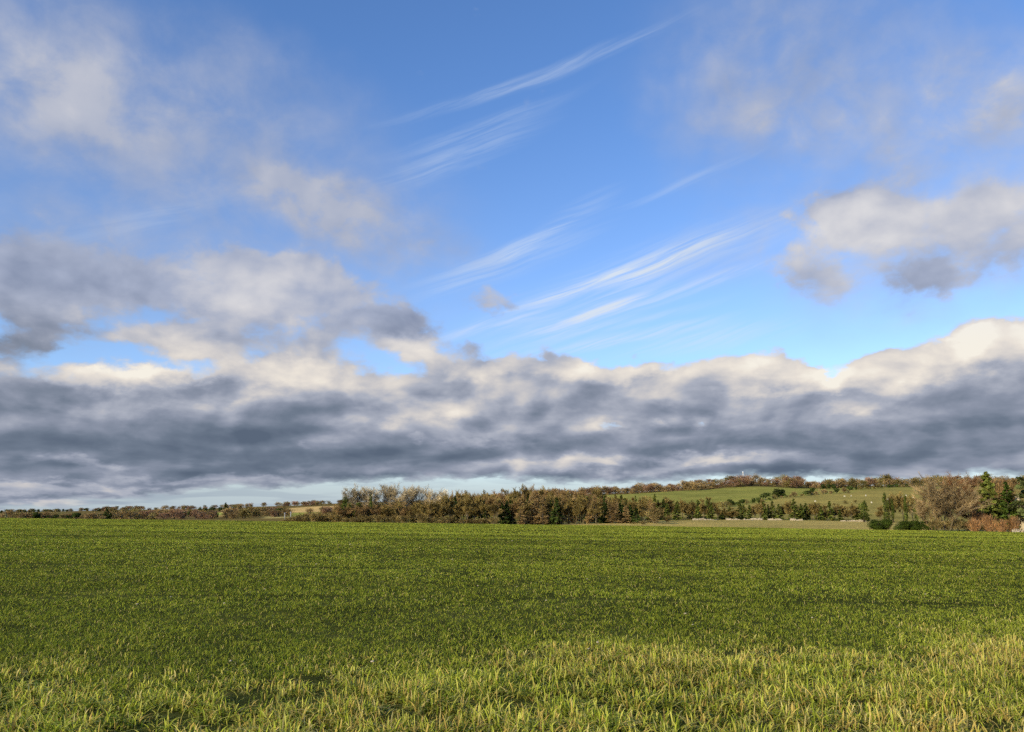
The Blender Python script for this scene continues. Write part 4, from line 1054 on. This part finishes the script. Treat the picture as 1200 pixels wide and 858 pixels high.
# cirrus streaks
CIR = [(635, 90, 215, 9, 15, .26, 0, 0), (560, 150, 150, 9, 17, .14, 0, 0), (800, 300, 160, 30, 14, .22, 0, 0), (780, 345, 130, 9, 12, .26, 0, 0), (640, 352, 130, 9, 20, .3, 0, 0), (740, 375, 120, 7, 10, .26, 0, 0), (560, 320, 100, 10, 22, .2, 0, 0), (850, 395, 100, 18, 6, .16, 0, 0), (540, 180, 125, 22, 20, .22, 0, 0), (600, 292, 130, 10, 20, .36, 0, 0), (620, 300, 110, 18, 20, .16, 0, 0), (750, 314, 140, 13, 16, .48, 0, 0), (720, 335, 190, 34, 17, .22, 0, 0),
       (690, 368, 80, 8, 17, .55, 0, 0), (660, 385, 140, 22, 16, .25, 0, 0), (765, 388, 110, 9, 8, .38, 0, 0), (800, 400, 110, 16, 8, .2, 0, 0), (570, 385, 90, 8, 14, .35, 0, 0), (690, 405, 90, 7, 8, .38, 0, 0), (810, 210, 110, 6, 17, .16, 0, 0), (160, 262, 120, 16, 24, .16, 0, 0), (850, 322, 60, 8, 14, .25, 0, 0), (680, 245, 60, 12, 24, .14, 0, 0)]
cw = noise(NP, 1.3, 2.0, .5)
PC = vmath('ADD', P0, vmath('MULTIPLY', vmath('SUBTRACT', cw.outputs['Color'], .5).outputs[0], (.06, .08, 0)).outputs[0]).outputs[0]
accC = blob_sum(PC, CIR); sC = n_('ShaderNodeSeparateXYZ'); lk(accC, sC.inputs[0])
mst = n_('ShaderNodeMapping'); lk(PC, mst.inputs['Vector']); mst.inputs['Rotation'].default_value = (0, 0, R(-18)); 
mst2 = n_('ShaderNodeMapping'); lk(mst.outputs[0], mst2.inputs['Vector']); mst2.inputs['Scale'].default_value = (.8, 15, 1)
cn = noise(mst2.outputs[0], 1.6, 5.0, .6, .4).outputs['Fac']
cir = math_('MULTIPLY', sC.outputs[0], mrange(cn, .30, .68, .15, 1.25), None, True)

# clear sky
sky = n_('ShaderNodeTexSky'); sky.sky_type = 'NISHITA'; sky.sun_disc = False; sky.sun_elevation = SUN_EL; sky.sun_rotation = SUN_AZ; sky.altitude = 100; sky.air_density = 1.0; sky.dust_density = .4; sky.ozone_density = 2.0
tv = n_('ShaderNodeMix', data_type='RGBA'); lk(mrange(el, .8, 3.4, 0, 1), tv.inputs[0]); tv.inputs[6].default_value = (1.45, 1.62, 2.05, 1); tv.inputs[7].default_value = (1.18, 1.58, 2.15, 1)
tint = vmath('MULTIPLY', sky.outputs[0], tv.outputs[2])
# hazy pale strip close to the horizon, with thin grey streaks
hz = mrange(el, .02, .55, 1.0, 0.0)
hzc = n_('ShaderNodeMix', data_type='RGBA'); lk(math_('MULTIPLY', hz, .85), hzc.inputs[0]); lk(tint.outputs[0], hzc.inputs[6])
hc = lin((176, 192, 204)); hzc.inputs[7].default_value = (hc[0] * BG_K, hc[1] * BG_K, hc[2] * BG_K, 1)
ms = n_('ShaderNodeMapping'); lk(P0, ms.inputs['Vector']); ms.inputs['Scale'].default_value = (.8, 9, 1)
st = noise(ms.outputs[0], 1.7, 4.0, .5, .3).outputs['Fac']
stw = mrange(azn, .0, .42, 1.0, .25)
sta = math_('MULTIPLY', mrange(st, .46, .60, 0, .85), math_('MULTIPLY', mrange(el, .45, .2, 0, 1), stw))
sgm = n_('ShaderNodeMix', data_type='RGBA'); lk(sta, sgm.inputs[0]); lk(hzc.outputs[2], sgm.inputs[6]); gc = lin((146, 160, 178)); sgm.inputs[7].default_value = (gc[0] * BG_K, gc[1] * BG_K, gc[2] * BG_K, 1)
m1 = n_('ShaderNodeMix', data_type='RGBA'); lk(cir, m1.inputs[0]); lk(sgm.outputs[2], m1.inputs[6]); c_ = lin((214, 226, 242)); m1.inputs[7].default_value = (c_[0] * BG_K, c_[1] * BG_K, c_[2] * BG_K, 1)
m2 = n_('ShaderNodeMix', data_type='RGBA'); lk(alpha, m2.inputs[0]); lk(m1.outputs[2], m2.inputs[6]); lk(cloudc.outputs[0], m2.inputs[7])
bg = n_('ShaderNodeBackground'); bg.inputs['Strength'].default_value = 1 / BG_K; lk(m2.outputs[2], bg.inputs['Color'])
wo = n_('ShaderNodeOutputWorld'); lk(bg.outputs[0], wo.inputs['Surface'])
W.cycles.sampling_method = 'MANUAL'; W.cycles.sample_map_resolution = 512
SC.cycles.use_denoising = False; SC.cycles.use_adaptive_sampling = True; SC.cycles.adaptive_threshold = .035; SC.cycles.adaptive_min_samples = 20; SC.cycles.max_bounces = 4; SC.cycles.diffuse_bounces = 2; SC.cycles.glossy_bounces = 1; SC.cycles.transmission_bounces = 2
